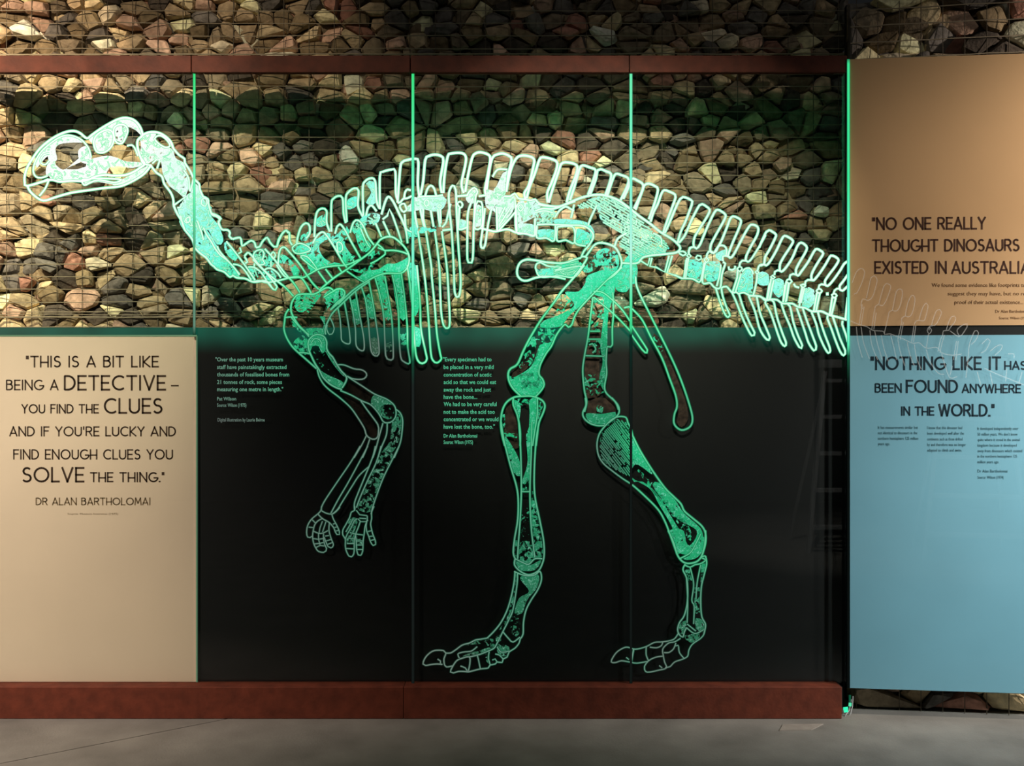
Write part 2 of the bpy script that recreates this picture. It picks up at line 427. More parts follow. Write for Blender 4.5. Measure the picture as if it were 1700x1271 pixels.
# ---------------------------------------------------------------- floor
def floor_slab(pts):
    v = [(x, y, 0) for x, y in pts] + [(x, y, -.05) for x, y in pts]; n = len(pts)
    f = [tuple(range(n))] + [(i, i + n, (i + 1) % n + n, (i + 1) % n) for i in range(n)]
    me = mesh('floor_slab', v, f)
    bm = bmesh.new(); bm.from_mesh(me); bmesh.ops.recalc_face_normals(bm, faces=bm.faces); bm.to_mesh(me); bm.free(); return me
floor = link('floor', boxmesh('floor', -7, 7, -9, 1.2, -.12, -.05), M_JOINT, None, kind='structure')
floor['label'] = 'grey polished concrete floor with one slanting joint'
def fl(px, py):
    t = EYE * F / (py - 635.5); return ((px - 850) / F * t, t - D)
ja, jb = Vector(fl(0, 1267)), Vector(fl(345, 1199))
jd = (jb - ja).normalized(); jn = Vector((-jd.y, jd.x)) * .003
A = ja - jd * 5.5; Bq = jb + jd * 1.4
link('floor_slab', floor_slab([tuple(A + jn), tuple(Bq + jn), (Bq.x, 1.2), (-7, 1.2), (-7, A.y)]), M_CONC, floor)
link('floor_slab', floor_slab([tuple(A - jn), (A.x, -9), (7, -9), (7, 1.2), (Bq.x + .006, 1.2), tuple(Bq - jn)]), M_CONC, floor)

# ---------------------------------------------------------------- gabion walls
PAL = [((150,132,104),5),((122,110,90),5),((196,180,142),3),((166,138,118),3),((92,88,82),4),((148,108,92),.8),((112,98,74),4),((168,152,120),3),((70,63,55),3),((206,194,166),1)]
def stone_colour():
    t = R.uniform(0, sum(w for _, w in PAL))
    for c, w in PAL:
        t -= w
        if t <= 0: break
    k = R.uniform(.7, 1.3)
    return [min(.85, v * k * 1.5) for v in s2l(c)]
def clip(poly, mx, mz, nx, nz):
    out = []
    for (ax, az), (bx, bz) in zip(poly, poly[1:] + poly[:1]):
        da = (ax - mx) * nx + (az - mz) * nz; db = (bx - mx) * nx + (bz - mz) * nz
        if da <= 0: out.append((ax, az))
        if (da < 0 < db) or (db < 0 < da):
            t = da / (da - db); out.append((ax + (bx - ax) * t, az + (bz - az) * t))
    return out
def cells(u0, u1, z0, z1, du, dz, drop=.2):
    S = []; row = 0; z = z0
    while z < z1:
        u = u0 + (row % 2) * du * .5
        while u < u1:
            if R.random() > drop: S.append((u + R.uniform(-.42, .42) * du, z + R.uniform(-.42, .42) * dz))
            u += du
        z += dz; row += 1
    ar = du / dz * .9
    bins = {}
    for i, (a, b) in enumerate(S): bins.setdefault((int(a // (2 * du)), int(b // (2 * dz))), []).append(i)
    res = []
    for i, (a, b) in enumerate(S):
        poly = [(a - 2 * du, b - 2 * dz), (a + 2 * du, b - 2 * dz), (a + 2 * du, b + 2 * dz), (a - 2 * du, b + 2 * dz)]
        bi, bj = int(a // (2 * du)), int(b // (2 * dz))
        for p in (-1, 0, 1):
            for q in (-1, 0, 1):
                for j in bins.get((bi + p, bj + q), ()):
                    if j == i: continue
                    c, d = S[j]
                    nx, nz = c - a, (d - b) * ar * ar
                    poly = clip(poly, (a + c) / 2, (b + d) / 2, nx, nz)
                    if len(poly) < 3: break
        if len(poly) >= 3: res.append(((a, b), poly))
    return res
def rock(c, poly, depth, thick, shrink=.93):
    (a, b) = c
    cx = sum(p[0] for p in poly) / len(poly); cz = sum(p[1] for p in poly) / len(poly)
    q = []
    for i, p in enumerate(poly):        # nibble the corners so that outlines are rounder
        for t in (.12, .88):
            n_ = poly[(i + 1) % len(poly)]
            q.append((p[0] + (n_[0] - p[0]) * t, p[1] + (n_[1] - p[1]) * t))
    tx, tz = R.uniform(-.35, .35), R.uniform(-.45, .25)
    V = []
    for (x, z) in q:
        x, z = cx + (x - cx) * shrink, cz + (z - cz) * shrink
        V.append((x, z, depth + thick * R.uniform(.35, .55)))
        V.append((cx + (x - cx) * .8, cz + (z - cz) * .8, depth + thick * .95))
        k = R.uniform(.62, .95)
        V.append((cx + (x - cx) * k, cz + (z - cz) * k, depth + thick * R.uniform(0.02, .14) + (x - cx) * tx * k + (z - cz) * tz * k))
    V.append((cx + R.uniform(-.01, .01), cz + R.uniform(-.01, .01), depth - thick * .04))
    bm = bmesh.new()
    vs = [bm.verts.new(v) for v in V]
    r = bmesh.ops.convex_hull(bm, input=vs)
    kill = [e for e in r['geom_interior'] + r['geom_unused'] if isinstance(e, bmesh.types.BMVert)]
    if kill: bmesh.ops.delete(bm, geom=list(set(kill)), context='VERTS')
    bm.verts.ensure_lookup_table()
    for i, v in enumerate(bm.verts): v.index = i
    out = [tuple(v.co) for v in bm.verts], [tuple(v.index for v in f.verts) for f in bm.faces]
    bm.free()
    return out
def stone_mesh(parts, frame):
    V, Fc, C = [], [], []
    for (vs, fs), col in parts:
        b = len(V)
        V += [frame(*v) for v in vs]; Fc += [tuple(b + k for k in f) for f in fs]; C += [col] * len(vs)
    me = mesh('stone', V, Fc)
    bm = bmesh.new(); bm.from_mesh(me); bmesh.ops.recalc_face_normals(bm, faces=bm.faces); bm.to_mesh(me); bm.free()
    ca = me.color_attributes.new('Col', 'FLOAT_COLOR', 'POINT')
    ca.data.foreach_set('color', [x for c in C for x in (*c, 1)])
    me.materials.append(M_STONE)
    return me
def gabion(name, label, u0, u1, zlo, zhi, frame, du, dz, seen, limit, wires, deep_=.45):
    back = link(name, mesh(name, [frame(u, z, d) for d in (.13, deep_) for u, z in ((u0, zlo), (u1, zlo), (u1, zhi), (u0, zhi))],
                [(0, 1, 2, 3), (7, 6, 5, 4), (0, 4, 5, 1), (1, 5, 6, 2), (2, 6, 7, 3), (3, 7, 4, 0)]), M_DARK, None, kind='structure', label=label)
    front = []
    for c, poly in cells(u0, u1, zlo + dz * .5, zhi, du, dz):
        poly = [(min(max(x, u0), u1), min(max(z, zlo + .005), zhi)) for x, z in poly]
        ar = abs(sum(x0 * z1 - x1 * z0 for (x0, z0), (x1, z1) in zip(poly, poly[1:] + poly[:1]))) / 2
        if ar < du * dz * .08: continue
        deep = R.random() < .3
        dpt = R.uniform(.045, .075) if deep else R.uniform(.004, .028)
        front.append((seen(*c), ar, rock(c, poly, dpt, R.uniform(.07, .10), .99 if deep else R.uniform(.90, .97)), stone_colour()))
    front.sort(key=lambda e: (not e[0], -e[1]))
    rest = []
    for k, (vis, ar, geo, col) in enumerate(front):
        if k < limit and vis:
            link('stone', stone_mesh([(geo, col)], frame), None, back)
        else: rest.append((geo, col))
    for c, poly in cells(u0, u1, zlo, zhi, du * .9, dz * .9, .05):
        poly = [(min(max(x, u0), u1), min(max(z, zlo + .005), zhi)) for x, z in poly]
        ar = abs(sum(x0 * z1 - x1 * z0 for (x0, z0), (x1, z1) in zip(poly, poly[1:] + poly[:1]))) / 2
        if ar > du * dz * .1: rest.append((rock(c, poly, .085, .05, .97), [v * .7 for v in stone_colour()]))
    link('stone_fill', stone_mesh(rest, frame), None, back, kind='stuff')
    hs, vs = wires
    def wire(a, b, r, wob=0):
        n = 14 if wob else 1; pts = []
        for i in range(n + 1):
            t = i / n
            pts.append((a[0] + (b[0] - a[0]) * t, a[1] + (b[1] - a[1]) * t + (R.uniform(-wob, wob) if 0 < i < n else 0), a[2] + R.uniform(-wob, wob)))
        V, Fc = [], []
        hor = abs(b[0] - a[0]) > abs(b[1] - a[1])
        for i, (u, z, d) in enumerate(pts):
            for k in range(5):
                an = k * math.tau / 5
                V.append(frame(u, z + math.cos(an) * r, d + math.sin(an) * r) if hor else frame(u + math.cos(an) * r, z, d + math.sin(an) * r))
            if i:
                for k in range(5): Fc.append(((i - 1) * 5 + k, (i - 1) * 5 + (k + 1) % 5, i * 5 + (k + 1) % 5, i * 5 + k))
        link('mesh_wire', mesh('mesh_wire', V, Fc), M_WIRE if hor else M_WIRE2, back)
    for z, r in hs: wire((u0, z, -.004), (u1, z, -.004), r, .0035)
    for u in vs: wire((u, zlo, .003), (u, zhi, .003), .0021)
    return back
GY = .30
kz = (D + GY) / F
def zpx(py, Y=GY): return EYE - (py - 635.5) * (D + Y) / F
hs = []
py = 522 - 21.0 * 26
while py < 575:
    hs.append((zpx(py), .0024)); py += 21.0
hs += [(zpx(526), .0045), (zpx(517.5), .003), (zpx(90), .004)]
vs = [(-3.1 + .1345 * i) for i in range(37)]
gabion('wall_back', 'gabion wall of rough tan and grey stones in wire mesh behind the glass', -3.15, 1.80, zpx(640), zpx(-45),
       lambda u, z, d: (u, GY + d, z), .106, .069,
       lambda a, b: abs(a) < 2.75 and zpx(545) < b < zpx(-8) and not (zpx(122) < b < zpx(100)) and a < 1.78, 300, (hs, vs))
link('wall_plinth', boxmesh('wall_plinth', -3.15, 1.80, GY + .1, GY + .45, 0, zpx(640)), M_DARK, None, kind='structure')
GA = math.radians(8.6)
def rframe(u, z, d): return (1.735 + u * math.cos(GA) + d * math.sin(GA),   .095 - u * math.sin(GA) + d * math.cos(GA), z)
gabion('wall_right', 'nearer gabion wall of larger dark stones behind the tan and blue end panel', 0, 1.35, 0, 3.65, rframe, .15, .105,
       lambda a, b: a < 1.0 and (b > 3.2 or b < .22), 120,
       ([(.03 + .0675 * i * 1.25, .003) for i in range(1, 43)], [.03 + .105 * i for i in range(12)]), .17)

# ---------------------------------------------------------------- steel beams holding the panes
YF = -.045
beam = empty('steel_beam', P(640, 106, YF), 'brown rusted steel beam clamping the top edge of the dinosaur glass', 'beam')
xs = [-70, 317.5, 681, 1045, 1407]
for a, b in zip(xs, xs[1:]):
    p, q = P(a + .7, 120, YF), P(b - .7, 92, YF)
    bl = link('beam_length', boxmesh('beam_length', p.x, q.x, YF, -.02, p.z, q.z, .002), M_CORTEN, beam)
    link('top_plate', boxmesh('top_plate', p.x, q.x, -.0195, .165, q.z - .03, q.z, .002), M_CORTEN, beam)
link('beam_core', boxmesh('beam_core', P(-60, 0, YF).x, P(1400, 0, YF).x, -.019, .012, P(0, 113, YF).z, P(0, 102, YF).z), M_JOINT, beam)
YB = -.07
base = empty('steel_plinth', (P(640, 0, YB).x, YB, 0), 'low rust-red steel plinth on the floor under the glass panels', 'plinth')
pz = P(0, 1140, YB).z
for a, b in ((-75, 670), (670, 1398)):
    p, q = P(a + .3, 0, YB), P(b - .3, 0, YB)
    link('plinth_length', boxmesh('plinth_length', p.x, q.x, YB, .07, 0, pz, .003), M_CORTEN2, base)
# the end of the light rail that shines out of the plinth's open end
ex = P(1398, 0, YB).x
link('end_plate', boxmesh('end_plate', ex, ex + .006, YB + .012, .06, .02, pz - .004), M_JOINT, base)
g = s2l((60, 255, 190))
for pl, w_, yy, c in (([(1400, 1176), (1408, 1175)], 3, -.055, g), ([(1401, 1180.5), (1408, 1179.5)], 2.2, -.055, g), ([(1411, 1153), (1411, 1168)], 2, -.03, s2l((14, 80, 55))), ([(1411.5, 1166), (1411, 1172)], 3.2, -.035, s2l((90, 225, 170)))):
    e = Etch(); e.ribbon(pl, w_, off=yy, flat=c); e.build('light_rail', base, label='glowing green light rail end')
def tube(name, pts, r, mat, parent):
    V, Fc = [], []
    for i, p in enumerate(pts):
        p = Vector(p); t = (Vector(pts[min(i + 1, len(pts) - 1)]) - Vector(pts[max(i - 1, 0)])).normalized()
        a = t.orthogonal().normalized(); b = t.cross(a)
        for k in range(6): V.append(p + (a * math.cos(k * math.tau / 6) + b * math.sin(k * math.tau / 6)) * r)
        if i:
            for k in range(6): Fc.append(((i - 1) * 6 + k, (i - 1) * 6 + (k + 1) % 6, i * 6 + (k + 1) % 6, i * 6 + k))
    return link(name, mesh(name, V, Fc), mat, parent)
tube('cable', [P(1401, 1192, -.03), P(1404, 1186, -.03), P(1410, 1178, -.02), P(1413, 1160, -.01)], .003, M_ALU, base)
tube('cable', [P(1407, 1190, -.01), P(1412, 1184, -.01), P(1415, 1172, 0), P(1416, 1155, .01)], .003, M_ALU, base)

# ---------------------------------------------------------------- glass panels with their backing boards
LEDG = (.08, 1, .45)
labels = ['leftmost glass panel, etched with the dinosaur head, cream quote board below',
          'glass panel etched with the neck and front arm, short text at its left',
          'glass panel etched with the back and front leg, twelve lines of text',
          'glass panel etched with hip, rear leg and tail, dark and textless below']
ex_ = [(-42, 321), (324.5, 684), (687.5, 1046), (1049.5, 1405)]
panes = []
pb = P(0, 1136, 0).z
def edge_strip(x, segs, w, parent, Y=-.0095):
    E = Etch()
    pts = []; cols = []
    for (y0, c0), (y1, c1) in zip(segs, segs[1:]):
        k = max(1, int((y1 - y0) / 12))
        for i in range(k):
            t = i / k; pts.append(y0 + (y1 - y0) * t); cols.append(s2l(tuple(a + (b - a) * t for a, b in zip(c0, c1))))
    pts.append(segs[-1][0]); cols.append(s2l(segs[-1][1]))
    xa, xb = x - w / 2, x + w / 2
    for i, (y, c) in enumerate(zip(pts, cols)):
        dim = tuple(v * .35 for v in c)
        for xx, yy in ((xa, .004), (xa + w * .25, -.002), (xb - w * .25, -.002), (xb, .004)):
            E.v.append(P(xx, y, Y + yy))
    for i in range(len(pts) - 1):
        for k in range(3):
            b = i * 4 + k
            E.f.append((b, b + 1, b + 5, b + 4)); E.m.append(0)
            m = 1.05 if k == 1 else .6
            ca, cb = tuple(v * m for v in cols[i]), tuple(v * m for v in cols[i + 1])
            E.c += [(*ca, 1), (*ca, 1), (*cb, 1), (*cb, 1)]
    return E.build('glowing_edge', parent, label='bright green lit edge of the pane')
def rail_mat():         # strip topping the backing boards, green glow painted on as fading emission
    m, nt, out = newmat('rail_glow_paint')
    b = nt.nodes.new('ShaderNodeBsdfPrincipled'); nt.links.new(b.outputs[0], out.inputs[0])
    b.inputs['Base Color'].default_value = (.0022, .0035, .004, 1); b.inputs['Roughness'].default_value = .55; b.inputs['Specular IOR Level'].default_value = .3
    tc = nt.nodes.new('ShaderNodeTexCoord'); sp = nt.nodes.new('ShaderNodeSeparateXYZ')
    nt.links.new(tc.outputs['Object'], sp.inputs[0])
    mr = nt.nodes.new('ShaderNodeMapRange'); mr.interpolation_type = 'SMOOTHSTEP'
    mr.inputs[1].default_value = P(0, 590).z; mr.inputs[2].default_value = P(0, 545).z
    nt.links.new(sp.outputs[2], mr.inputs[0])
    n = nt.nodes.new('ShaderNodeTexNoise'); n.inputs['Scale'].default_value = 3.5
    nt.links.new(tc.outputs['Object'], n.inputs['Vector'])
    mu = nt.nodes.new('ShaderNodeMath'); mu.operation = 'MULTIPLY'
    nt.links.new(mr.outputs[0], mu.inputs[0]); nt.links.new(n.outputs[0], mu.inputs[1])
    b.inputs['Emission Color'].default_value = (.008, .16, .10, 1)
    nt.links.new(mu.outputs[0], b.inputs['Emission Strength'])
    return m
M_RAIL = rail_mat()
for k, (a, b) in enumerate(ex_):
    t = empty('glass_panel', (P((a + b) / 2, 0).x, 0, pz), labels[k], 'glass panel')
    panes.append(t)
    link('pane', boxmesh('pane', P(a, 0).x, P(b, 0).x, -.006, .006, pz + .001, P(0, 112, YF).z), M_GLASS, t)
    bx0, bx1 = P(a, 0, .02).x, P(b + 2.5, 0, .02).x
    if k == 0:
        link('backing_board', boxmesh('backing_board', bx0, P(326.5, 0, .02).x, .03, .05, pz + .001, P(0, 543, .02).z), M_BLACK, t)
        link('glow_painted_rail', boxmesh('glow_painted_rail', bx0, P(326, 0, .02).x, .020, .029, P(0, 557, .02).z, P(0, 543.5, .02).z), M_RAIL, t)
        link('cream_board', boxmesh('cream_board', bx0, P(326, 0, .012).x, .012, .028, pz + .001, P(0, 557, .012).z, .001), M_CREAM, t)
        E = Etch(); E.ribbon([(326.8, 1134), (326.8, 557.5)], .7, off=.010, flat=s2l((80, 115, 88))); E.ribbon([(326.8, 557), (-40, 557)], .7, off=.010, flat=s2l((110, 140, 105)))
        E.build('board_edge_halo', t)  # green halo along the cream board's edge, painted as emission
    else:
        link('backing_board', boxmesh('backing_board', bx0, bx1, .02, .05, pz + .001, P(0, 592, .02).z), M_BLACK, t)
        link('glow_painted_rail', boxmesh('glow_painted_rail', bx0, bx1, .02, .05, P(0, 592, .02).z, P(0, 543.5, .02).z), M_RAIL, t)
HI, MI, LO, OFF = (120, 255, 185), (70, 225, 140), (105, 145, 120), (30, 36, 34)
edge_strip(322.5, [(120, (60, 225, 125)), (190, (90, 245, 160)), (300, (120, 255, 190)), (345, (90, 235, 165)), (430, (90, 150, 115)), (540, (100, 140, 118)), (556, (10, 60, 40))], 4.6, panes[0])
edge_strip(685.5, [(120, (60, 230, 130)), (300, (110, 255, 200)), (420, (130, 255, 215)), (540, (70, 235, 160)), (575, (60, 215, 140)), (600, (20, 70, 50)), (640, OFF), (1134, (22, 27, 25))], 5, panes[1])
edge_strip(1047.5, [(120, (110, 245, 180)), (300, (130, 255, 215)), (420, (190, 255, 235)), (500, (90, 240, 170)), (545, (60, 220, 140)), (556, (14, 50, 40)), (640, (20, 26, 24)), (1134, (18, 23, 21))], 5, panes[2])
# green light strips tucked under the top beam, shining down into the glass
for a, b in ex_:
    x0, x1 = P(a + 8, 0).x, P(b - 8, 0).x
    light('edge_light_strip', 'AREA', ((x0 + x1) / 2, .075, P(0, 119, YF).z), ((x0 + x1) / 2, .2, 2.0), .18, LEDG, shape='RECTANGLE', size=x1 - x0, size_y=.012)

# ---------------------------------------------------------------- lettering on the panels
T = stroke_text
t = panes[0]
for s, x0, x1, y0, y1, w in [('"THIS IS A BIT LIKE', 43.7, 262.5, 591.5, 608.5, 2.3), ('BEING A', 11, 96, 631, 646.5, 2.1),
        ('DETECTIVE', 107.5, 274, 624, 646.5, 2.9), ('-', 285, 295.5, 631, 646.5, 2.2), ('YOU FIND THE', 36.5, 163, 671.5, 685, 2.0),
        ('CLUES', 174, 268.5, 662, 685, 2.9), ("AND IF YOU'RE LUCKY AND", 16.5, 291, 708.5, 723, 2.0), ('FIND ENOUGH CLUES YOU', 23, 286, 746.5, 761.5, 2.0),
        ('SOLVE', 37.8, 138.5, 776.5, 799, 2.9), ('THE THING."', 150.5, 272, 784.5, 799, 2.1), ('DR ALAN BARTHOLOMAI', 60, 249, 826.5, 837.5, 1.6)]:
    T('lettering', s, x0, x1, y0, y1, w, M_INK if w > 1.8 else M_INKS, t, P, .0112)
small_text('small_print', 'Source: Museum Interview (1975)', 112, 196, 854, 4, M_INKS, t, P, .0112, 0)
def tg(x, y): return ramp([(0, (100, 110, 104)), (.3, (104, 148, 126)), (.6, (84, 182, 138)), (1, (84, 200, 150))], tgl(x, y))
def tgl(x, y): return .25 + .25 * min(1, max(0, (x - 340) / 130)) - max(0, y - 650) * .006 if x < 600 else .85 - max(0, y - 600) * .002
for s, x0, x1, yb in [('"Over the past 10 years museum', 357.5, 469.5, 599.6), ('staff have painstakingly extracted', 360.3, 475.5, 612.2), ('thousands of fossilised bones from', 360.3, 480, 624.5),
        ('21 tonnes of rock, some pieces', 360.3, 468, 637), ('measuring one metre in length."', 360.3, 470, 649), ('Pat Wilson', 360.3, 392, 664.4), ('Source: Wilson (1975)', 360.3, 409, 675), ('Digital illustration by Laurie Beirne', 361.3, 439.5, 699.3)]:
    small_text('small_print', s, x0, x1, yb, 9.6 if yb < 655 else 8.2, M_ETCH, panes[1], P, -.0075, .012, tg)
for s, x0, x1, yb in [('"Every specimen had to', 735.5, 816, 599.5), ('be placed in a very mild', 736.5, 819.5, 612.2), ('concentration of acetic', 736.5, 816, 624.8), ('acid so that we could eat', 736.5, 823.7, 637.1),
        ('away the rock and just', 736.5, 815, 649.7), ('have the bone...', 736.5, 792.3, 661.8), ('We had to be very careful', 736.5, 824.5, 673.8), ('not to make the acid too', 736.5, 821.5, 686.5),
        ('concentrated or we would', 736.5, 827.4, 698.8), ('have lost the bone, too."', 736.5, 821.5, 711.2), ('Dr Alan Bartholomai', 736.5, 792.3, 726), ('Source: Wilson (1975)', 736.5, 785.2, 736.5)]:
    small_text('small_print', s, x0, x1, yb, 9.8 if yb < 720 else 8.6, M_ETCH, panes[2], P, -.0075, .012, tg)

TAIL = '''
75,200 110,110 150,78 180,105 160,190 115,285 90,295
165,420 150,390 165,335 205,348 245,320 275,230 285,170 260,140 235,155 215,240 195,330
265,440 270,400 290,382 330,392 360,350 398,250 395,218 370,205 345,225 320,300 300,380
380,480 385,450 410,432 450,437 480,390 500,280 480,252 450,270 430,350 415,430
490,520 495,495 520,480 560,485 590,430 605,330 580,305 552,350 530,430 525,480
600,550 610,525 640,515 680,520 700,470 715,390 700,370 670,410 640,510
725,600 730,565 770,560 790,540 830,450 815,425 790,430 760,500 745,560
840,640 845,605 890,600 900,580 945,520 940,480 915,485 890,530 870,595
980,650 960,600 1000,560 1045,545 1045,570 1000,640 975,655 900,605
1060,750 1070,700 1110,605 1140,620 1120,680 1080,720
1170,715 1220,670 1240,690 1200,770 1160,790
1240,775 1300,730 1340,725 1330,765 1280,810
1390,800 1440,800 1440,835
60,520 130,550 200,570 250,600 340,610 350,635 390,630 450,650 520,680 590,710 640,705 700,750 790,745 830,790 920,810 1000,800
160,380 135,550
175,400 150,560
262,440 240,590
278,450 258,590
380,480 345,630
495,520 462,670
507,530 480,680
597,560 575,700
612,560 592,700
725,570 708,600 725,630 745,600 725,570
720,630 700,750
840,640 820,680 800,780
855,640 835,700 815,790
955,690 930,850
970,690 950,850
1060,750 1050,870 1035,1000
110,570 125,700 160,830
150,570 170,700 220,840
225,600 240,720 290,850
265,605 290,720 330,850
320,640 345,760 380,860
400,640 430,760 450,850
460,670 480,780 520,900
540,700 560,800 600,900
600,720 620,840 660,930
700,760 730,860 800,960 850,970
830,800 860,900 900,1000 960,990
920,900 900,980
1190,920 1300,970 1400,1010 1525,1060
1380,920 1370,1030
1510,950 1480,1050
1240,960 1260,1060
1130,950 1160,1060
'''
# ---------------------------------------------------------------- end panel with tan and blue boards
endp = empty('end_panel', PR(1408, 1142), 'tall end panel with tan board above blue board, turned slightly forward', 'sign panel')
X9 = 1760
def PRB(px, zt, off):   # height given by the pixel row at the panel's left edge, so that the boards are true rectangles
    p = PR(px, 635.5, off); p.z = EYE - (zt - 635.5) / F * 4.97; return p
def board(name, z0, z1, off0, off1, mat, x0=1409):
    return link(name, prism(name, [(x0, z0), (X9, z0), (X9, z1), (x0, z1)], PRB, off0, off1), mat, endp)
board('tan_board', 541, 98.5, .0, -.02, M_TAN)
board('blue_board', 1141.5, 557, .0, -.02, M_BLUE)
board('carrier_board', 557.5, 540.5, -.006, -.02, M_BLACK)
board('glass_cover', 1142, 98, .010, .004, M_GLASS, 1408.4)
for zz in (200, 1000):
    link('bracket', prism('bracket', [(1560, zz), (1600, zz), (1600, zz - 30), (1560, zz - 30)], PRB, -.02, -.11), M_JOINT, endp)
def fnE(px, py, off): return PR(px, py, off)
for s, x0, x1, y0, y1, w, sl in [('"NO ONE REALLY', 1449, 1635.5, 362, 380.5, 2.6, -.006), ('THOUGHT DINOSAURS', 1449.5, 1691.5, 398.5, 416.5, 2.6, -.004), ('EXISTED IN', 1453, 1570.5, 434.5, 453, 2.6, -.002), ('AUSTRALIA."', 1581, 1722, 434.5, 453, 2.6, -.001)]:
    T('lettering', s, x0, x1, y0, y1, w, M_INK2, endp, fnE, .0008, sl)
for s, x0, x1, y0, y1, w, sl in [('"NOTHING LIKE IT', 1446.5, 1660.5, 593, 612.5, 2.9, 0), ('HAS', 1668.5, 1703, 600, 612.5, 2.2, 0), ('BEEN', 1453.5, 1496, 637, 650.5, 2.2, 0), ('FOUND', 1505.5, 1589, 631.5, 650.5, 2.9, 0),
        ('ANYWHERE', 1598, 1694, 638, 651, 2.2, .005), ('IN THE', 1497, 1550, 675.5, 688.5, 2.2, 0), ('WORLD."', 1559.5, 1650, 671.5, 689.5, 2.9, .004)]:
    T('lettering', s, x0, x1, y0, y1, w, M_INK3, endp, fnE, .0008, sl)
for s, x0, x1, yb, em in [('We found some evidence like footprints to', 1547, 1703, 476, 9), ('suggest they may have, but no real', 1573.5, 1709, 490, 9), ('proof of their actual existence...', 1584.6, 1699, 504.3, 9), ('Dr Alan Bartholomai', 1652.5, 1708, 519, 7.4), ('Source: Wilson (1975)', 1658.5, 1709, 529.6, 6)]:
    small_text('small_print', s, x0, x1, yb, em, M_INKT, endp, fnE, .0008, .004)
for s, x0, x1, yb in [('It has measurements similar but', 1457.6, 1524, 711.5), ('not identical to dinosaurs in the', 1457.6, 1523, 720.5), ('northern hemisphere 125 million', 1457.6, 1524.5, 729.7), ('years ago.', 1457.6, 1477.5, 738.7),
        ('I know that this dinosaur had', 1539.4, 1597.5, 712), ('been developed well after the', 1539.4, 1600.5, 721.3), ('continents such as those drifted', 1539.4, 1598, 730.8), ('by and therefore was no longer', 1539.4, 1603.6, 740), ('adapted to climb and swim.', 1539.4, 1596.8, 749.3),
        ('It developed independently over', 1622.8, 1690.8, 713.4), ('50 million years. We don\'t know', 1622.8, 1689.3, 722.8), ('quite where it stood in the animal', 1622.8, 1693, 732), ('kingdom because it developed', 1622.8, 1687.8, 741.2),
        ('away from dinosaurs which existed', 1622.8, 1697, 750.4), ('in the northern hemisphere 125', 1622.8, 1688.5, 759.4), ('million years ago.', 1622.8, 1658.6, 768.7), ('Dr Alan Bartholomai', 1622.8, 1672.5, 784), ('Source: Wilson (1974)', 1622.8, 1666, 794.4)]:
    small_text('small_print', s, x0, x1, yb, 7, M_INKB, endp, fnE, .0008, 0)
flush_prints()
# printed tail on the cover glass
TV, TF = [], []
for ln in TAIL.strip().splitlines():
    pts = [(1400 + float(a) / 5.083, 430 + float(b) / 5.083) for a, b in (q.split(',') for q in ln.split())]
    pts = smooth(pts, False, 3)
    n = len(pts); b0 = len(TV); w = .8
    for i, (x, y) in enumerate(pts):
        a, b = pts[max(0, i - 1)], pts[min(n - 1, i + 1)]
        dx, dy = b[0] - a[0], b[1] - a[1]; L = math.hypot(dx, dy) or 1
        TV += [PR(x - dy / L * w, y + dx / L * w, .0108), PR(x + dy / L * w, y - dx / L * w, .0108)]
        if i: TF.append((b0 + 2 * i - 2, b0 + 2 * i - 1, b0 + 2 * i + 1, b0 + 2 * i))
link('tail_outline', mesh('tail_outline', TV, TF), M_PRINT, endp, label='pale outline drawing of the tail tip', kind='stuff')
def strip_end():
    seg = [(98, (40, 120, 80)), (106, (60, 225, 145)), (300, (60, 235, 155)), (400, (110, 255, 210)), (540, (130, 255, 225)), (572, (90, 240, 180)), (590, (20, 90, 60)), (640, (12, 18, 16)), (1142, (10, 14, 13))]
    return edge_strip(1408.6, seg, 5, endp, -.048)
strip_end()

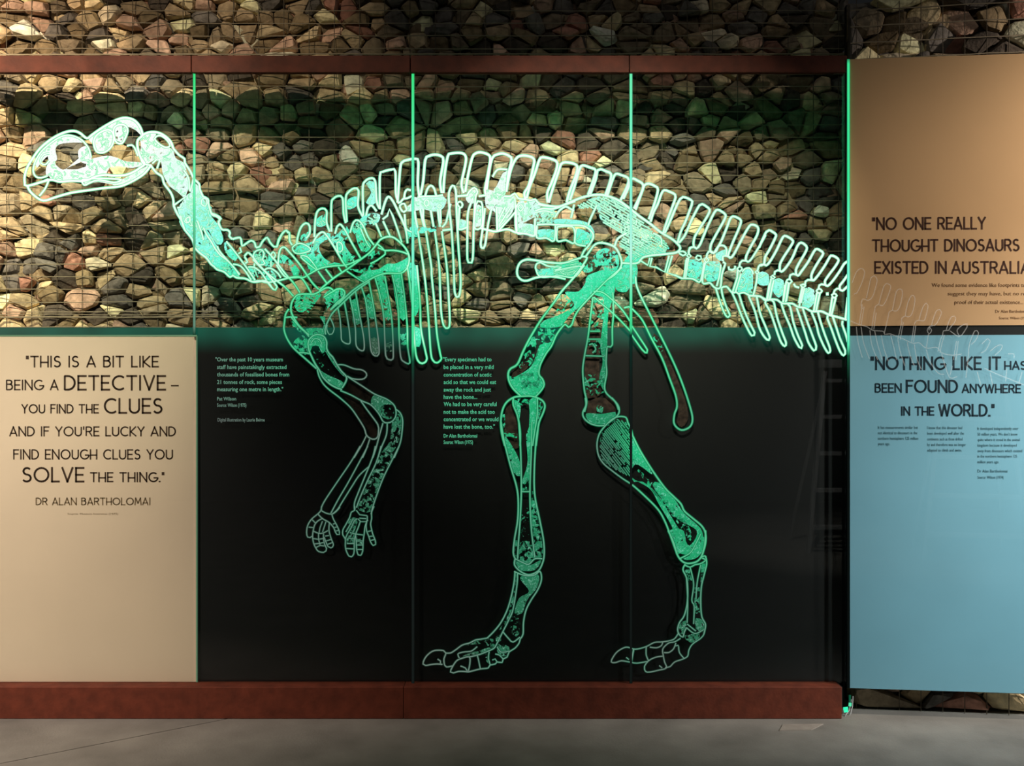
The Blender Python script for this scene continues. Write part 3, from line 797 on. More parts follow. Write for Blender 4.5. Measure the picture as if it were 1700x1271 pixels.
# ---------------------------------------------------------------- the etched dinosaur skeleton
TRACE = '''
@skull M7 h
C 3.6 180,910 150,870 150,790 180,690 240,590 320,480 420,390 530,320 640,275 730,265 800,290 880,350 940,310 1040,240 1140,180 1240,130 1330,110 1420,130 1480,180 1520,250 1530,320 1480,370 1475,450 1510,570 1560,650 1500,700 1440,740 1340,780 1200,790 1100,780 980,800 860,850 700,850 560,860 440,840
L 3 430,830 300,880 180,910
L 2.6 420,790 340,815 280,800 250,740 260,660 300,570 360,490 440,420 540,350 640,315 740,330 830,380 900,470 930,580
L 2.4 440,530 380,540 340,590 340,640 390,660 440,610
C 3 960,400 990,320 1060,270 1140,250 1190,300 1190,400 1140,480 1060,520 990,500
C 3 1200,230 1260,190 1330,200 1360,260 1330,350 1290,410 1230,400 1200,330
L 2.6 1350,440 1410,430 1450,480 1480,560
F .97 420,780 470,640 600,720 720,640 820,560 820,620 640,710 860,700 870,620 980,580 1120,555 1240,580 1330,620 1480,630 1570,650 1420,700 1280,680 1150,690 1110,760 1000,800 860,830 640,850 500,830
F .97 300,560 400,430 530,340 640,320 780,350 830,400 720,400 560,420 510,480 530,600 470,660 440,790 400,780 400,700 430,620 420,560 340,640 290,700 270,640
F .95 780,490 860,440 920,480 930,600 860,650 790,600
F .93 900,360 1040,250 1160,180 1300,130 1430,150 1500,230 1530,330 1460,260 1350,210 1260,190 1190,230 1200,340 1130,480 1060,520 970,500 960,420
F .8 990,320 1180,270 1190,400 1060,500 990,480
F .7 1210,210 1340,220 1350,300 1290,400 1230,380
F .97 480,600 440,800 500,840 700,840 860,790 980,700 880,680 640,760 560,760
@lower_jaw M7 h
L 3.4 180,910 210,970 270,1030 340,1075 400,1080 520,1040 700,990 900,960 1080,935 1240,920 1340,890 1460,830 1560,760 1640,660
L 2.8 430,850 390,940 320,1030
C 2.8 820,840 850,900 900,880 1020,840 1200,870 1290,840 1250,830 1020,820 900,830
F .95 1180,900 1300,830 1420,770 1540,700 1640,650 1560,750 1440,830 1320,885
F .95 850,870 1020,835 1200,860 1200,895 1000,865 860,905
@braincase_bone N1 h
L 3.6 20,140 60,100 140,70 240,75 330,120 400,190 430,270
C 2.6 200,150 250,110 310,130 370,190 390,240 340,260 260,220
F .9 20,110 140,80 220,90 200,160 270,220 330,280 400,280 370,370 300,400 230,390 170,430 60,480 20,380 30,220
L 2.8 0,300 30,400 60,460 150,480
@neck_vertebra N1 b
L 3 150,480 220,570 290,620 320,710 400,820 430,900 435,980
L 3 430,270 500,350 570,400 575,450 640,550 690,650 750,710 760,780 800,870
L 2.6 270,400 230,520 
L 2.4 170,460 240,400 270,440
L 2.4 560,540 620,640 640,800 680,650
F .86 220,420 300,270 420,280 460,390 560,450 600,560 640,700 600,820 580,890 480,810 380,730 300,580 280,440
F .8 640,820 700,700 760,780 800,880 700,960 600,960 560,880
@neck_vertebra N1 b
L 3 435,980 480,1080 540,1180 570,1271
L 3 800,870 860,900 870,970 910,1090 960,1110 1010,1150 990,1200 1030,1271
C 2.4 790,900 830,890 850,950 830,990 780,960
P 2.6 435,980 570,880 520,1000 480,1010
C 2.4 590,1140 640,1120 620,1190 570,1180
F .85 560,890 780,880 850,1000 880,1080 980,1210 1000,1271 570,1271 500,1080 480,1010 600,1000
@neck_vertebra M5 b
L 3 0,220 20,320 50,400 150,530 190,650
L 3 400,190 480,220 530,260 500,300 540,400 620,410 650,450 640,490 680,530
L 2.6 220,290 270,430 300,540
L 2.6 300,380 340,470 400,560 450,650
C 2.4 70,260 110,240 130,280 90,310
F .86 0,60 380,80 400,220 520,400 560,560 480,600 340,370 250,300 300,560 170,540 50,380
@neck_vertebra M5 b
L 3 190,650 250,710 340,780 400,860 440,890
L 3 680,530 780,510 800,560 810,620 860,590 930,550 975,580 990,640
L 2.6 450,650 520,740 600,800 700,900 770,1000
L 2.6 600,560 700,680 850,880 980,1070
P 2.4 780,640 800,700 760,720
F .85 170,540 300,560 330,400 480,620 600,790 560,860 430,860 240,690
F .7 570,580 620,560 700,680 760,770 720,820 600,720
@neck_vertebra M5 b
L 3 440,890 480,930 570,960 650,1030 690,1010 740,1040 850,1050 960,1095 1090,1080 1140,1090 1190,1150
L 3 990,640 1040,630 1080,560 1140,510 1175,570 1230,630 1270,630 1290,540 1340,460 1390,415 1420,450
L 2.6 480,620 520,700 680,880 780,1000
C 2.4 960,740 990,690 1060,670 1100,720 1080,800 1110,850 1050,870 980,830
L 2.4 690,860 780,880 850,950 930,1070
L 2.4 890,900 960,900 1050,960 1130,1070
L 2.4 1090,950 1140,915 1200,920 1280,980 1320,1040
C 2.4 1190,740 1220,700 1250,740 1220,790
P 2.2 970,850 970,890
P 2.2 1190,820 1190,900
F .75 420,860 600,800 780,1020 640,1020 480,920
F .5 900,910 960,910 1080,1000 1100,1070 960,1080
F .5 1080,960 1180,930 1260,990 1240,1070 1140,1070
F .6 960,700 1080,680 1090,800 1000,840
@neck_rib M5 b
L 3 840,760 880,710 930,740 1040,880 1150,1000 1270,1160 1250,1200 1220,1190 1140,1090
L 2.8 840,760 880,830 850,850
@neck_rib K3 b
L 2.8 110,750 200,850 300,980 380,1070 440,1160
L 2.8 0,850 100,950 210,1040 300,1110 380,1195
@neck_rib K3 b
L 2.8 235,900 250,770 290,735 340,780 440,900 550,1060 615,1130
L 2.8 220,900 300,1010 380,1020 460,1030 545,1165
@backbone K3 b
L 2.6 0,1060 60,1050 130,1065 230,1050 400,1010 470,1020 540,980 640,930 760,910 880,900 1000,850
C 2.4 370,740 430,700 500,720 540,760 470,790 400,790
C 2.4 450,830 500,820 560,880 600,950
C 2.4 790,690 830,700 840,760 800,780
F .72 380,740 560,680 700,600 760,640 700,660 620,720 640,800 700,860 820,890 800,920 640,920 540,970 500,880 430,800
F .7 760,640 880,540 900,620 860,700 920,800 960,820 860,900 800,790 720,680
F .6 930,560 1060,430 1190,430 1160,520 1060,540 1010,600 1110,720 1040,790 990,720 960,620
F .6 260,800 340,840 440,960 460,1020 380,1000 330,900 240,880
F .5 0,770 140,760 200,900 60,900
@rib K3 b
L 2.8 560,700 600,630 650,593 690,625 760,730 840,870 880,925
L 2.6 610,960 690,1070
L 2.6 680,940 745,1025
@rib K3 b
L 2.8 770,610 790,540 815,518 860,570 930,700 1010,840
P 2.4 800,920 830,965
P 2.4 940,850 950,890
@rib K3 b
L 2.8 910,600 945,500 985,483 1030,530 1080,640 1135,715
L 2.4 1010,560 1060,680 1100,740
@rib K3 b
L 2.8 1060,440 1080,365 1115,345 1160,400
P 2.6 1150,510 1205,640
P 2.6 1220,490 1285,630
@rib K3 b
L 3 1205,430 1240,310 1270,262 1310,300 1370,420 1430,560 1450,700 
P 2.4 1215,475 1260,440 1280,380 1310,440 1360,580 1395,690
F .75 1440,600 1500,560 1560,600 1540,640 1480,640
@neural_spine K3 b
L 3 225,730 240,680 280,600 315,580 340,600 345,680 370,715
@neural_spine K3 b
L 3 410,710 420,640 450,550 495,510 530,535 530,610 500,650
F .6 440,640 520,590 520,640 480,700
@neural_spine K3 b
L 3 575,640 585,480 605,400 650,372 690,395 690,500 720,590
F .8 600,470 680,430 680,530 600,540
@neural_spine K3 b
L 3 735,590 735,330 755,280 800,255 840,275 850,420 870,510
@neural_spine K3 b
L 3 880,500 870,280 895,220 950,183 990,205 985,350 1030,450
F .75 890,290 980,260 970,350 890,380
@neural_spine K3 b
L 3 1035,440 1030,180 1050,120 1100,90 1145,115 1160,300 1185,370
F .85 1060,140 1130,120 1150,320 1060,320 1110,220
@neural_spine K3 b
L 3 1190,380 1190,70 1215,30 1300,8 1335,25 1340,230 1360,300
@neural_spine K5 b
L 3.4 0,600 25,280 45,220 90,200 170,190 195,220 190,420 205,550
@neural_spine K5 b
L 3.6 215,530 240,400 260,200 290,165 350,150 410,165 430,210 400,400 415,510
@neural_spine K5 b
L 3.6 430,510 440,350 470,170 500,140 600,135 640,170 635,250 600,420 620,510
@neural_spine K5 b
L 3.8 635,500 660,350 700,180 730,140 780,128 850,150 870,190 850,320 820,480 830,520
@neural_spine K5 b
L 3.8 835,480 860,300 890,180 930,150 990,140 1050,165 1070,200 1040,330 1020,500
L 2.8 890,360 940,290 1030,290
F .93 925,450 990,320 1030,300 1010,520 930,540 900,480
@neural_spine K5 b
L 3.8 1020,490 1060,300 1110,190 1160,160 1230,165 1280,195 1270,280 1230,440 1190,510 1200,570
@neural_spine K5 b
L 3.8 1210,560 1240,450 1290,320 1330,200 1360,175 1440,190 1495,220 1490,290 1450,400 1405,510 1410,600
@neural_spine K6 b
L 3.8 400,545 430,440 500,230 520,180 560,165 640,180 670,210 655,290 600,430 570,540
@neural_spine K6 b
L 3.6 600,520 640,400 690,230 720,195 790,215 840,240 820,330 770,470
@neural_spine K6 b
L 3.6 790,465 840,330 860,240 890,230 940,250 985,275 975,350 930,480
@neural_spine K6 b
L 3.4 950,480 1000,330 1030,275 1080,285 1145,315 1140,380 1075,520
@neural_spine K6 b
L 3.4 1100,510 1150,400 1180,320 1230,335 1285,375 1270,450 1200,600
@neural_spine K6 b
L 3.4 1215,610 1280,430 1300,380 1340,365 1400,390 1425,420 1400,530 1340,700
@neural_spine M1 b
L 3.2 0,720 50,560 130,400 190,230 240,165 330,190 430,240 440,290 390,440 300,680 220,920
@neural_spine M1 b
L 3.2 250,920 340,720 440,480 520,320 570,285 660,310 735,360 725,420 620,700 530,900 475,1090
@neural_spine M1 b
L 3.2 500,1090 590,980 640,880 740,650 860,430 910,410 980,450 1040,510 1000,620 870,830 780,980 755,1100 760,1160 690,1180 670,1271
@neural_spine M1 b
L 3.2 760,1160 810,1190 870,1120 920,1000 1000,810 1120,560 1180,510 1250,540 1320,600 1290,700 1150,950 1060,1130 1050,1240
@neural_spine M1 b
L 3.2 1050,1240 1110,1271 1160,1200 1240,1070 1350,800 1400,670 1450,625 1530,650 1590,700 1560,820 1440,1100 1360,1320 1390,1350 1440,1340
@neural_spine M2 b
L 3.2 935,370 980,400 1040,340 1220,0 1290,-120 1340,-180 1420,-170 1470,-120 1450,0 1330,220 1260,370 1250,440
@caudal_vertebra K6 b
P 2.6 1250,1080 1330,1130 1350,1060
P 2.6 1370,1060 1350,1140 1410,1150 1490,1195 1530,1040
P 2.6 1560,1040 1510,1200 1600,1230 1670,1255 1690,1080
C 2.4 1620,1010 1660,1000 1690,1020 1660,1040
@caudal_vertebra M2 b
L 2.6 250,330 255,260 290,220 340,205
C 2.4 215,360 250,330 290,370 250,400
P 2.8 220,400 165,745
P 2.8 245,410 190,770
L 2.8 0,700 120,760 180,760 320,770 430,830 460,800 520,480
C 2.2 370,400 400,360 460,370 470,420 420,440
F .7 260,430 360,430 480,470 470,780 340,760 210,700 
@caudal_vertebra M2 b
L 2.6 560,410 570,340 600,290 640,285 690,315 730,290 780,190 870,190 915,260 900,370
C 2.4 520,430 555,390 600,430 560,480
L 2.8 540,480 490,830 620,840 700,920 800,925 830,700 880,540 890,500 850,470
L 2.6 740,900 790,700 810,520
F .9 720,330 900,250 910,360 850,370 850,450 790,450 720,390
F .7 560,500 700,460 810,500 780,740 660,820 520,760
@caudal_vertebra M2 b
L 2.6 850,460 850,370 935,370
L 2.8 820,930 910,905 1010,1010 1080,1000
@caudal_vertebra M2 b
L 2.6 1140,560 1150,490 1190,450 1250,450 1290,470 1350,420 1500,180 1600,0
C 2.4 1100,590 1145,550 1190,600 1145,640
P 2.8 1110,620 1100,750 1020,1000
P 2.8 1170,680 1070,1000
L 2.8 1080,1000 1120,1030 1220,1010 1330,1070 1380,1060 1440,820 1450,700
L 2.4 1190,650 1230,600 1310,580 1370,640 1380,690
F .78 1180,680 1250,600 1370,660 1360,1040 1250,1010 1110,1000 1130,850
@caudal_vertebra M2 b
L 2.6 1460,620 1480,550 1520,520 1570,520
C 2.4 1420,650 1450,620 1480,660 1450,690
L 2.8 1400,1070 1500,1080 1600,1130 1640,1130
F .92 1480,660 1540,640 1650,690 1650,880 1560,890 1450,840
@caudal_vertebra M3 b
L 2.6 270,810 280,750 330,725 370,735
C 2.4 205,840 240,815 280,850 250,880
P 2.8 215,870 150,1240
P 2.8 260,900 190,1240
F .85 260,890 350,860 430,900 430,1150 350,1210 240,1080
L 2.8 430,1270 480,930
@caudal_vertebra M3 b
L 2.6 540,880 550,810 600,790 650,800
C 2.4 480,920 530,880 580,920 540,960
P 2.8 530,960 480,1271
@caudal_vertebra M3 b
L 2.6 810,990 820,920 860,895 930,900
C 2.4 730,990 780,970 820,1000 780,1030
P 2.8 760,1030 700,1300
P 2.8 800,1040 740,1300
F .85 810,1040 880,1020 970,1070 970,1300 850,1400 760,1350 780,1200
@caudal_vertebra M3 b
L 2.6 1050,1060 1060,990 1100,970 1170,985
C 2.4 1010,1090 1060,1050 1110,1090 1060,1130
P 2.8 1020,1120 960,1460
P 2.8 1070,1130 1000,1460
@etched_dot M3 b
C 3.4 1190,1135 1215,1130 1215,1150 1190,1150
@caudal_vertebra M3 b
L 2.6 1310,1150 1330,1080 1370,1050 1430,1050
C 2.4 1280,1160 1320,1130 1370,1170 1320,1210
P 2.8 1290,1200 1240,1530
P 2.8 1350,1210 1270,1530
P 2.8 1560,1200 1520,1590
F .8 1540,1400 1565,1400 1565,1600 1520,1600
@caudal_vertebra M4 b
L 3 450,145 580,155 640,200 700,190 780,195 840,235 960,240 1020,275 1110,290 1190,330 1300,330 1390,370 1500,400 1600,430
P 2.6 690,0 660,180
P 2.6 730,0 690,190
P 2.6 915,0 880,220
P 2.6 870,20 850,220
P 2.6 1040,270 1080,60
@neural_spine M3 b
L 3.2 0,330 70,170 130,50 180,20 240,50 300,100 280,170 180,370 110,490 85,620 0,640
@neural_spine M3 b
L 3.2 85,620 130,640 200,560 310,370 400,180 450,120 530,150 600,210 560,300 430,500 370,620 365,730
@neural_spine M3 b
L 3.2 365,730 400,750 480,670 590,500 680,290 740,240 800,270 845,330 800,440 700,610 650,720 655,800
@neural_spine M3 b
L 3.2 655,800 690,820 750,740 870,570 970,390 1020,350 1080,380 1130,430 1060,550 970,700 920,820 930,900
@neural_spine M3 b
L 3.2 930,900 965,900 1050,800 1160,640 1260,470 1300,470 1360,500 1400,550 1340,660 1220,820 1160,920 1170,990
@neural_spine M3 b
L 3.2 1170,990 1210,1000 1290,920 1420,740 1500,610 1560,570
L 3.2 1565,800 1480,920 1420,1000 1430,1070 1470,1085 1565,1000
@chevron_bone M4 b
L 2.8 60,60 110,220 160,350 200,400 225,380 180,270 140,150 125,60
@chevron_bone M4 b
L 2.8 250,110 300,220 370,400 430,530 480,615 510,610 515,580 450,450 380,280 330,120
@chevron_bone M4 b
L 2.8 445,150 520,330 570,520 630,630 680,670 695,640 640,500 580,350 540,160
@chevron_bone M4 b
L 2.8 650,195 640,230 700,340 750,480 790,600 830,700 870,740 885,700 840,580 780,400 740,220 700,195
@chevron_bone M4 b
L 2.8 830,240 870,360 930,500 980,640 1040,750 1065,765 1075,730 1020,600 970,450 930,270 880,235
@chevron_bone M4 b
L 2.8 1010,290 1060,430 1110,580 1150,700 1210,790 1235,780 1240,740 1190,600 1130,440 1080,290
@chevron_bone M4 b
L 2.8 1185,340 1240,480 1270,600 1330,740 1380,820 1400,810 1400,760 1340,600 1290,450 1260,340
@chevron_bone M4 b
L 2.8 1375,380 1370,410 1420,540 1470,680 1520,800 1560,850 1580,830 1580,790 1520,650 1470,500 1430,380
@chevron_bone M4 b
L 2.8 1550,440 1545,480 1590,610 1610,690
@backbone M6 b
L 2.8 0,470 60,450 120,380 200,370 300,320
L 2.8 140,360 160,240 210,180 280,200
L 2.8 580,330 630,170 700,100 770,160 820,330
L 2.8 420,350 560,330 820,325 960,300
C 2.6 50,520 70,600 130,660 190,620 140,480
C 2.4 560,480 600,400 650,420 660,510 600,540
C 2.4 840,540 880,500 930,530 890,580
P 3 360,640 380,800 420,990
P 3 480,600 520,800 560,960
P 3 540,600 540,800 580,980
P 3 700,620 730,800 760,970
P 3 850,600 870,800 900,970
P 3 900,600 910,900
L 2.6 940,980 1020,880 1060,720 1120,480
L 2.6 150,700 180,1000 300,1080
F .92 300,330 440,360 560,330 800,340 960,320 1040,400 980,560 900,640 700,640 560,600 350,640 200,640 180,560 280,480
F .6 160,1040 300,960 300,600 370,660 420,980 560,960 640,1000 760,980 900,940 880,1030 720,1080 500,1110 320,1100 240,1220
@backbone K5 b
L 3 420,860 500,850
L 3 560,845 600,850 650,830
L 3 780,840 860,860 920,870 1030,850 1110,880 1190,890 1285,910
L 3 560,540 660,530
L 3 760,540 830,530
L 3 1000,540 1060,540 1100,515 1135,560 1200,570 1250,580 1290,570 1330,610 1420,630
C 2.6 560,610 590,590 610,620 590,650
C 2.4 740,610 770,590 795,620 790,820 720,830
P 3 580,650 570,840
P 3 930,650 935,860
P 2.8 1100,560 1110,680 1060,740 950,860
P 3 1110,640 1120,870
C 2.4 1130,640 1160,620 1180,650 1150,680
P 2.4 1060,650 960,800
P 2.4 1010,640 950,760
P 3 1290,750 1285,905
F .8 570,760 640,770 650,830 565,840
F .8 730,640 790,640 780,820 725,830
F .86 640,530 740,480 730,600 660,600
F .9 830,490 900,490 1000,540 1100,540 1090,660 1040,740 940,850 925,700 830,640
F .9 1120,800 1280,810 1280,900 1120,875
F .8 1140,570 1300,590 1320,700 1200,780 1130,790
F .5 1300,640 1480,680 1460,780 1320,800
@sacral_vertebra K6 b
L 2.8 110,560 90,620 100,820 180,830 265,855 290,760 290,870 380,875 450,900 465,760
L 2.8 480,770 630,775 640,920 560,895 480,900 480,770
L 2.8 660,790 650,920 750,950
F .85 110,770 265,770 265,850 110,820
F .9 300,800 450,800 450,890 300,860
F .85 660,790 780,830 790,900 740,945 660,915
L 2.6 290,750 400,745 450,750
L 2.4 270,640 360,620 440,640 
F .6 280,630 440,640 430,740 290,740
@ilium K6 b
L 3.4 300,560 400,575 500,580 600,540 700,500 800,475 880,470 960,485 1050,520 1150,590 1250,670 1350,740 1450,820 1550,880 1610,930 1635,970 1600,1010 1500,1025 1350,1040 1280,1060 1230,1110 1090,1110
L 3 450,750 600,755 720,760 790,800 820,860 780,940 730,1000 705,1060
L 3 280,620 340,600 450,600 560,560 650,530
L 2.8 460,680 500,620 560,580 600,600 640,620
L 2.6 640,560 610,690
L 2.6 850,570 790,700 770,760
L 2.8 1130,830 1050,880 1020,950
L 2.6 1380,830 1450,870 1460,940
F .38 650,570 850,490 1000,500 1150,600 1300,740 1420,850 1530,940 1500,1000 1300,1040 1200,1080 1120,1010 1050,930 1100,850 900,720 850,600 700,600
H 30 16 650,570 850,490 1000,500 1150,600 1300,740 1420,850 1530,940 1500,1000 1300,1040 1200,1080 1120,1010 1050,930 1100,850 900,720 850,600 700,600
F .85 450,700 600,700 760,730 830,820 800,900 780,800 700,755 480,750
F .9 1180,1010 1300,960 1500,960 1500,1010 1300,1045 1230,1100 1110,1100
F .38 1100,690 1250,700 1400,830 1500,950 1250,1000 1120,900
@pubis K6 b
L 3 705,1060 640,1080 540,1110 400,1105 250,1080 180,1080 130,1110 105,1170 110,1230 150,1270 200,1275 270,1250 360,1235 460,1240 560,1260
C 2.4 280,1130 320,1105 400,1140 520,1150 460,1180 700,1140 640,1240 500,1230 330,1240 285,1180
F .8 290,1170 400,1160 700,1100 640,1240 480,1230 330,1240
H -12 12 430,1140 700,1080 640,1240 440,1210
@femur K6 b
L 3 740,1060 790,990 830,940 880,920 950,930 1020,960 1060,1020 1085,1100 1070,1160 1020,1220 960,1260
L 3 705,1050 760,1060 700,1160 610,1275
F .55 800,1080 860,1000 930,970 1020,1000 1060,1080 1040,1180 940,1230 880,1150 780,1200 720,1180
@femur K8 m
B 0 60,940 130,870 200,830 190,900 80,990 50,980
L 3 690,0 560,150 490,230 420,330 330,450 270,540 200,660 150,760 100,870 40,910 20,950 25,1010 60,1080 130,1150
L 2.6 260,1155 310,1100 335,1050 320,1000 290,960 300,880 350,780 400,710 440,620 480,560 520,520 550,545 580,520 600,460 640,390 720,300 800,220 900,120 1020,20
F .95 720,90 900,30 990,40 900,120 800,200 640,370 560,440 500,520 450,545 300,545 330,490 400,460 480,430 600,350 520,240 640,230 700,150
F .9 440,600 380,720 310,830 290,950 330,1040 260,1150 130,1140 40,1050 30,970 60,990 200,910 250,830 300,700 380,690
F .45 290,560 460,560 430,620 390,690 310,680
F .4 200,660 300,640 260,840 160,900 110,880
F .35 500,250 600,330 450,440 330,480
F .5 120,960 280,960 290,1080 200,1120 120,1060
@tibia L3 m
B 0 440,770 500,730 560,950 585,1270 440,1270 400,1000
L 2.6 590,690 520,700 440,750 390,830 365,950 370,1100 410,1270
L 2.4 510,710 510,790 560,920 590,1100 590,1270
L 2.4 790,700 790,900 760,1100 735,1270
L 2.6 590,690 700,685 770,700 850,740 880,800 860,880 810,1000 790,1150 775,1270
F .95 700,730 780,720 780,900 750,1100 730,1270 690,1270 700,900
F .8 520,730 590,780 590,900 570,1000 545,870
F .55 380,900 410,900 430,1100 560,1130 560,1180 430,1160 410,1260
F .5 800,740 860,770 830,880 800,960
F .45 560,720 690,730 690,800 570,780
@tibia L4 m
L 2.4 155,0 180,150 230,350 280,520 295,640 290,800 265,950 255,1060 270,1110
L 2.2 300,0 315,250 320,560 310,800 295,1000 290,1110
L 2.2 405,0 400,250 390,560 400,850 430,1100
L 2.4 465,0 440,150 425,400 430,600 470,800 500,960 505,1080 490,1150 455,1210 380,1240 310,1210 265,1160 270,1110
L 2.2 270,1110 330,1140 380,1155 430,1110 490,1110
P 2 320,565 390,565
F .85 190,120 300,300 310,440 250,400 200,260
F .85 360,100 405,60 395,440 330,480 370,330
F .6 410,560 460,800 490,1000 490,1090 430,1090 400,850
F .55 300,980 420,980 430,1090 380,1145 300,1110
F .9 275,1130 380,1165 480,1120 430,1200 320,1205
F .5 265,960 295,960 290,1100 262,1080
F .5 325,480 390,480 385,560 325,560
F .3 320,600 385,600 395,900 315,900
@metatarsal L5 m
L 2.2 1050,170 1120,200 1190,215 1260,205 1310,170 1325,250 1290,350 1220,460 1170,560 1145,680 1140,800 1110,850
L 2.2 1060,170 1050,280 1020,430 980,560 920,680 850,770 780,840
L 2 1085,190 1080,300 1040,550 1000,650 930,790
L 2 940,780 1000,850 1040,880 1110,830
F .8 1110,230 1290,200 1280,330 1180,460 1130,590 1055,590 1100,440 1200,370
F .5 1070,200 1075,300 1030,560 960,700 900,760 1000,560
F .35 980,700 1040,600 1110,600 1100,800 1040,810
@toe_bone L5 m
L 2 360,990 410,990 460,960 530,910 600,890 660,860 720,850 780,840
L 2 330,1105 280,1100 220,1105 160,1115 135,1100 150,1050 190,1000 250,965 340,965 365,990 345,1050 350,1110
L 2 350,1110 370,1130 430,1120
L 1.8 280,1050 310,1070 310,1095
@toe_bone L5 m
L 2 590,1180 550,1175 490,1175 440,1190 410,1180 430,1130 470,1070 520,1045 600,1030 605,1100 590,1170
L 2 600,1030 700,1005 790,970 850,940 880,890 930,790
L 2 590,1180 650,1165 710,1150 790,1140 810,1110
P 1.8 680,1010 695,1070 710,1145
P 1.8 800,975 790,1040 810,1110
L 1.8 500,1040 485,1000 540,980 620,970 680,925
F .55 480,1040 640,980 800,930 860,870 860,940 780,965 700,1000 600,1025
F .45 540,920 700,860 840,850 820,920 680,900
L 1.8 510,1120 560,1140 580,1170
@toe_bone L5 m
L 2 810,1110 860,1100 880,1080 930,1085 940,1050 980,1030 1000,980 1060,940 1100,890 1110,850
L 1.8 830,1060 860,1050 880,1080
L 1.8 880,930 920,980 1000,970
L 1.8 860,1000 900,1010 940,1050
F .6 890,900 1000,930 980,1020 890,1000
F .5 870,810 920,810 920,870 870,880
F .5 740,1020 800,1000 800,1100
@scapula K3 m
L 2.8 620,1140 750,1030 900,930 1010,850 1100,780 1165,700 1200,660 1260,637 1320,645 1390,700 1440,760 1465,830 1455,910 1420,960 1370,980 1250,980 1150,1010 1050,1065 950,1130 860,1210 800,1270
L 2.4 1165,705 1210,740 1230,765 1320,765 1400,780 1450,800
L 2.2 880,960 940,1000 1000,1040 1040,1060
L 2.2 1170,740 1240,770 1240,800 1160,860 1100,890
F .95 1000,1010 1060,960 1180,940 1260,890 1330,890 1420,850 1450,830 1450,900 1400,970 1250,975 1150,1005 1050,1055 960,1010
F .5 900,940 1020,940 1140,880 1100,960 1020,980
F .4 1060,820 1150,760 1200,790 1120,850
@coracoid K4 m
L 2.6 870,150 740,240 600,370 520,450 470,540 450,600 455,650
L 2.6 635,265 610,310 560,350 500,420
L 2.6 410,240 350,270 280,270 200,275 160,310 135,360 130,420 145,470 200,560 260,620 300,670
L 2.6 410,240 460,212 500,215 530,245 500,260 440,300
L 2.6 530,245 560,225 610,225 635,260 610,320 500,420
L 2.4 110,410 80,460 70,530 65,600 90,680 140,760 200,820 280,890 370,970
L 2.2 80,490 130,485 190,490
L 2.2 130,485 220,590 300,650
F .6 170,300 400,260 380,330 300,400 240,440 180,420
F .6 430,300 500,230 620,240 600,310 500,380 420,470 470,400
F .85 400,480 450,480 440,620 400,660 440,560
F .8 230,610 330,590 440,600 440,650 380,640 310,670 260,640
F .5 120,520 200,560 230,640 180,600 110,570
F .55 150,730 230,660 290,680 290,830 200,815
H 20 22 170,310 420,270 300,440 180,430
@humerus K4 m
L 2.6 290,740 300,700 340,660 390,650 440,670 465,720 465,780 490,830 520,860 560,930 600,990 650,1045 645,1090 610,1150
L 2.6 290,740 300,800 330,870 360,930 400,990 430,1050 490,1110 560,1150 610,1165
L 2.2 200,820 250,820 305,830
L 2.2 320,730 350,690 400,700 420,740
F .9 300,700 380,660 450,690 460,780 420,830 390,760 330,760 310,820
F .85 310,830 370,930 400,980 480,1030 570,1070 620,1100 610,1160 540,1140 440,1060 380,960
F .7 450,800 490,840 560,950 640,1050 610,1030 520,920
F .25 340,800 440,830 500,960 560,1060 420,960
@radius L1 d
L 2 560,180 640,180 760,225 840,235 890,260 910,300 880,340 820,350 740,340 680,310
@radius L1 d
L 2 680,310 720,340 860,430 1000,520 1140,580 1220,640 1250,700 1250,780 1210,840 1150,860 1100,840 1050,750 960,650 850,600 720,530 600,480
B 0 680,370 860,450 980,530 930,620 840,590 650,480
F .8 1000,530 1140,590 1220,650 1150,640 1070,690 1110,800 1060,750 960,640
F .45 1060,690 1150,640 1230,720 1200,810 1110,800
@humerus L1 d
B 0 620,510 720,550 840,610 1020,880 1030,1010 960,1030 900,900 800,760
L 2 330,230 350,310 400,400 470,470 600,570 720,680 800,790 880,920 905,1000 950,1040 1000,1050 1040,1020 1050,920 1040,880 1000,820 910,700 840,600
@radius L1 d
L 2 1250,700 1300,740 1330,820 1325,950 1300,1100 1230,1270
L 2 1100,860 1060,1000 1020,1150 980,1270
L 2 1150,870 1140,1000 1080,1150 1040,1270
F .55 1240,780 1310,760 1310,950 1270,1100 1210,1200 1100,1190 1180,1080 1200,900
@radius L2 d
L 1.9 910,0 880,120 800,320 730,490 690,600 690,680
L 1.9 970,0 920,170 830,360 750,540 710,650
L 1.9 1160,0 1100,120 1000,320 930,500 880,650 865,720
F .5 980,60 1110,60 1000,300 920,500 860,690 740,680 720,640 800,440 900,220
@forearm_bone L1 d
L 1.8 905,1010 850,1120 760,1270
L 1.8 945,1050 900,1180 860,1270
@forearm_bone L2 d
L 1.8 750,0 650,170 500,390 380,570 340,650 340,680
L 1.8 830,0 740,170 620,390 520,560 440,710
L 1.8 850,210 740,310 660,430 560,590 510,670 460,715
@hand_bones M8 d
L 1.7 410,0 400,80 340,150 210,260 130,390 110,530 130,620 180,630 225,600
L 1.7 410,90 480,130 560,155 620,160 700,110 780,20
L 1.7 330,150 430,250 540,310 590,350 660,440 690,520 720,570 770,570 770,510 720,390 650,260 620,170
L 1.7 440,240 330,300 270,380 245,480 230,600 250,740 300,850 350,910 450,930 500,900 510,850 470,760 450,640
P 1.5 220,270 290,340
P 1.5 150,420 240,430
L 1.6 245,500 350,545 440,540 540,490
L 1.6 570,320 560,480 600,640 650,780 600,840 540,810 500,720 460,620
P 1.5 240,650 340,665 450,650
P 1.5 260,760 360,750 450,730
P 1.5 300,830 380,790 470,800
P 1.4 430,300 380,430 360,540
P 1.4 500,310 460,430 430,520
P 1.5 350,545 350,660 380,780
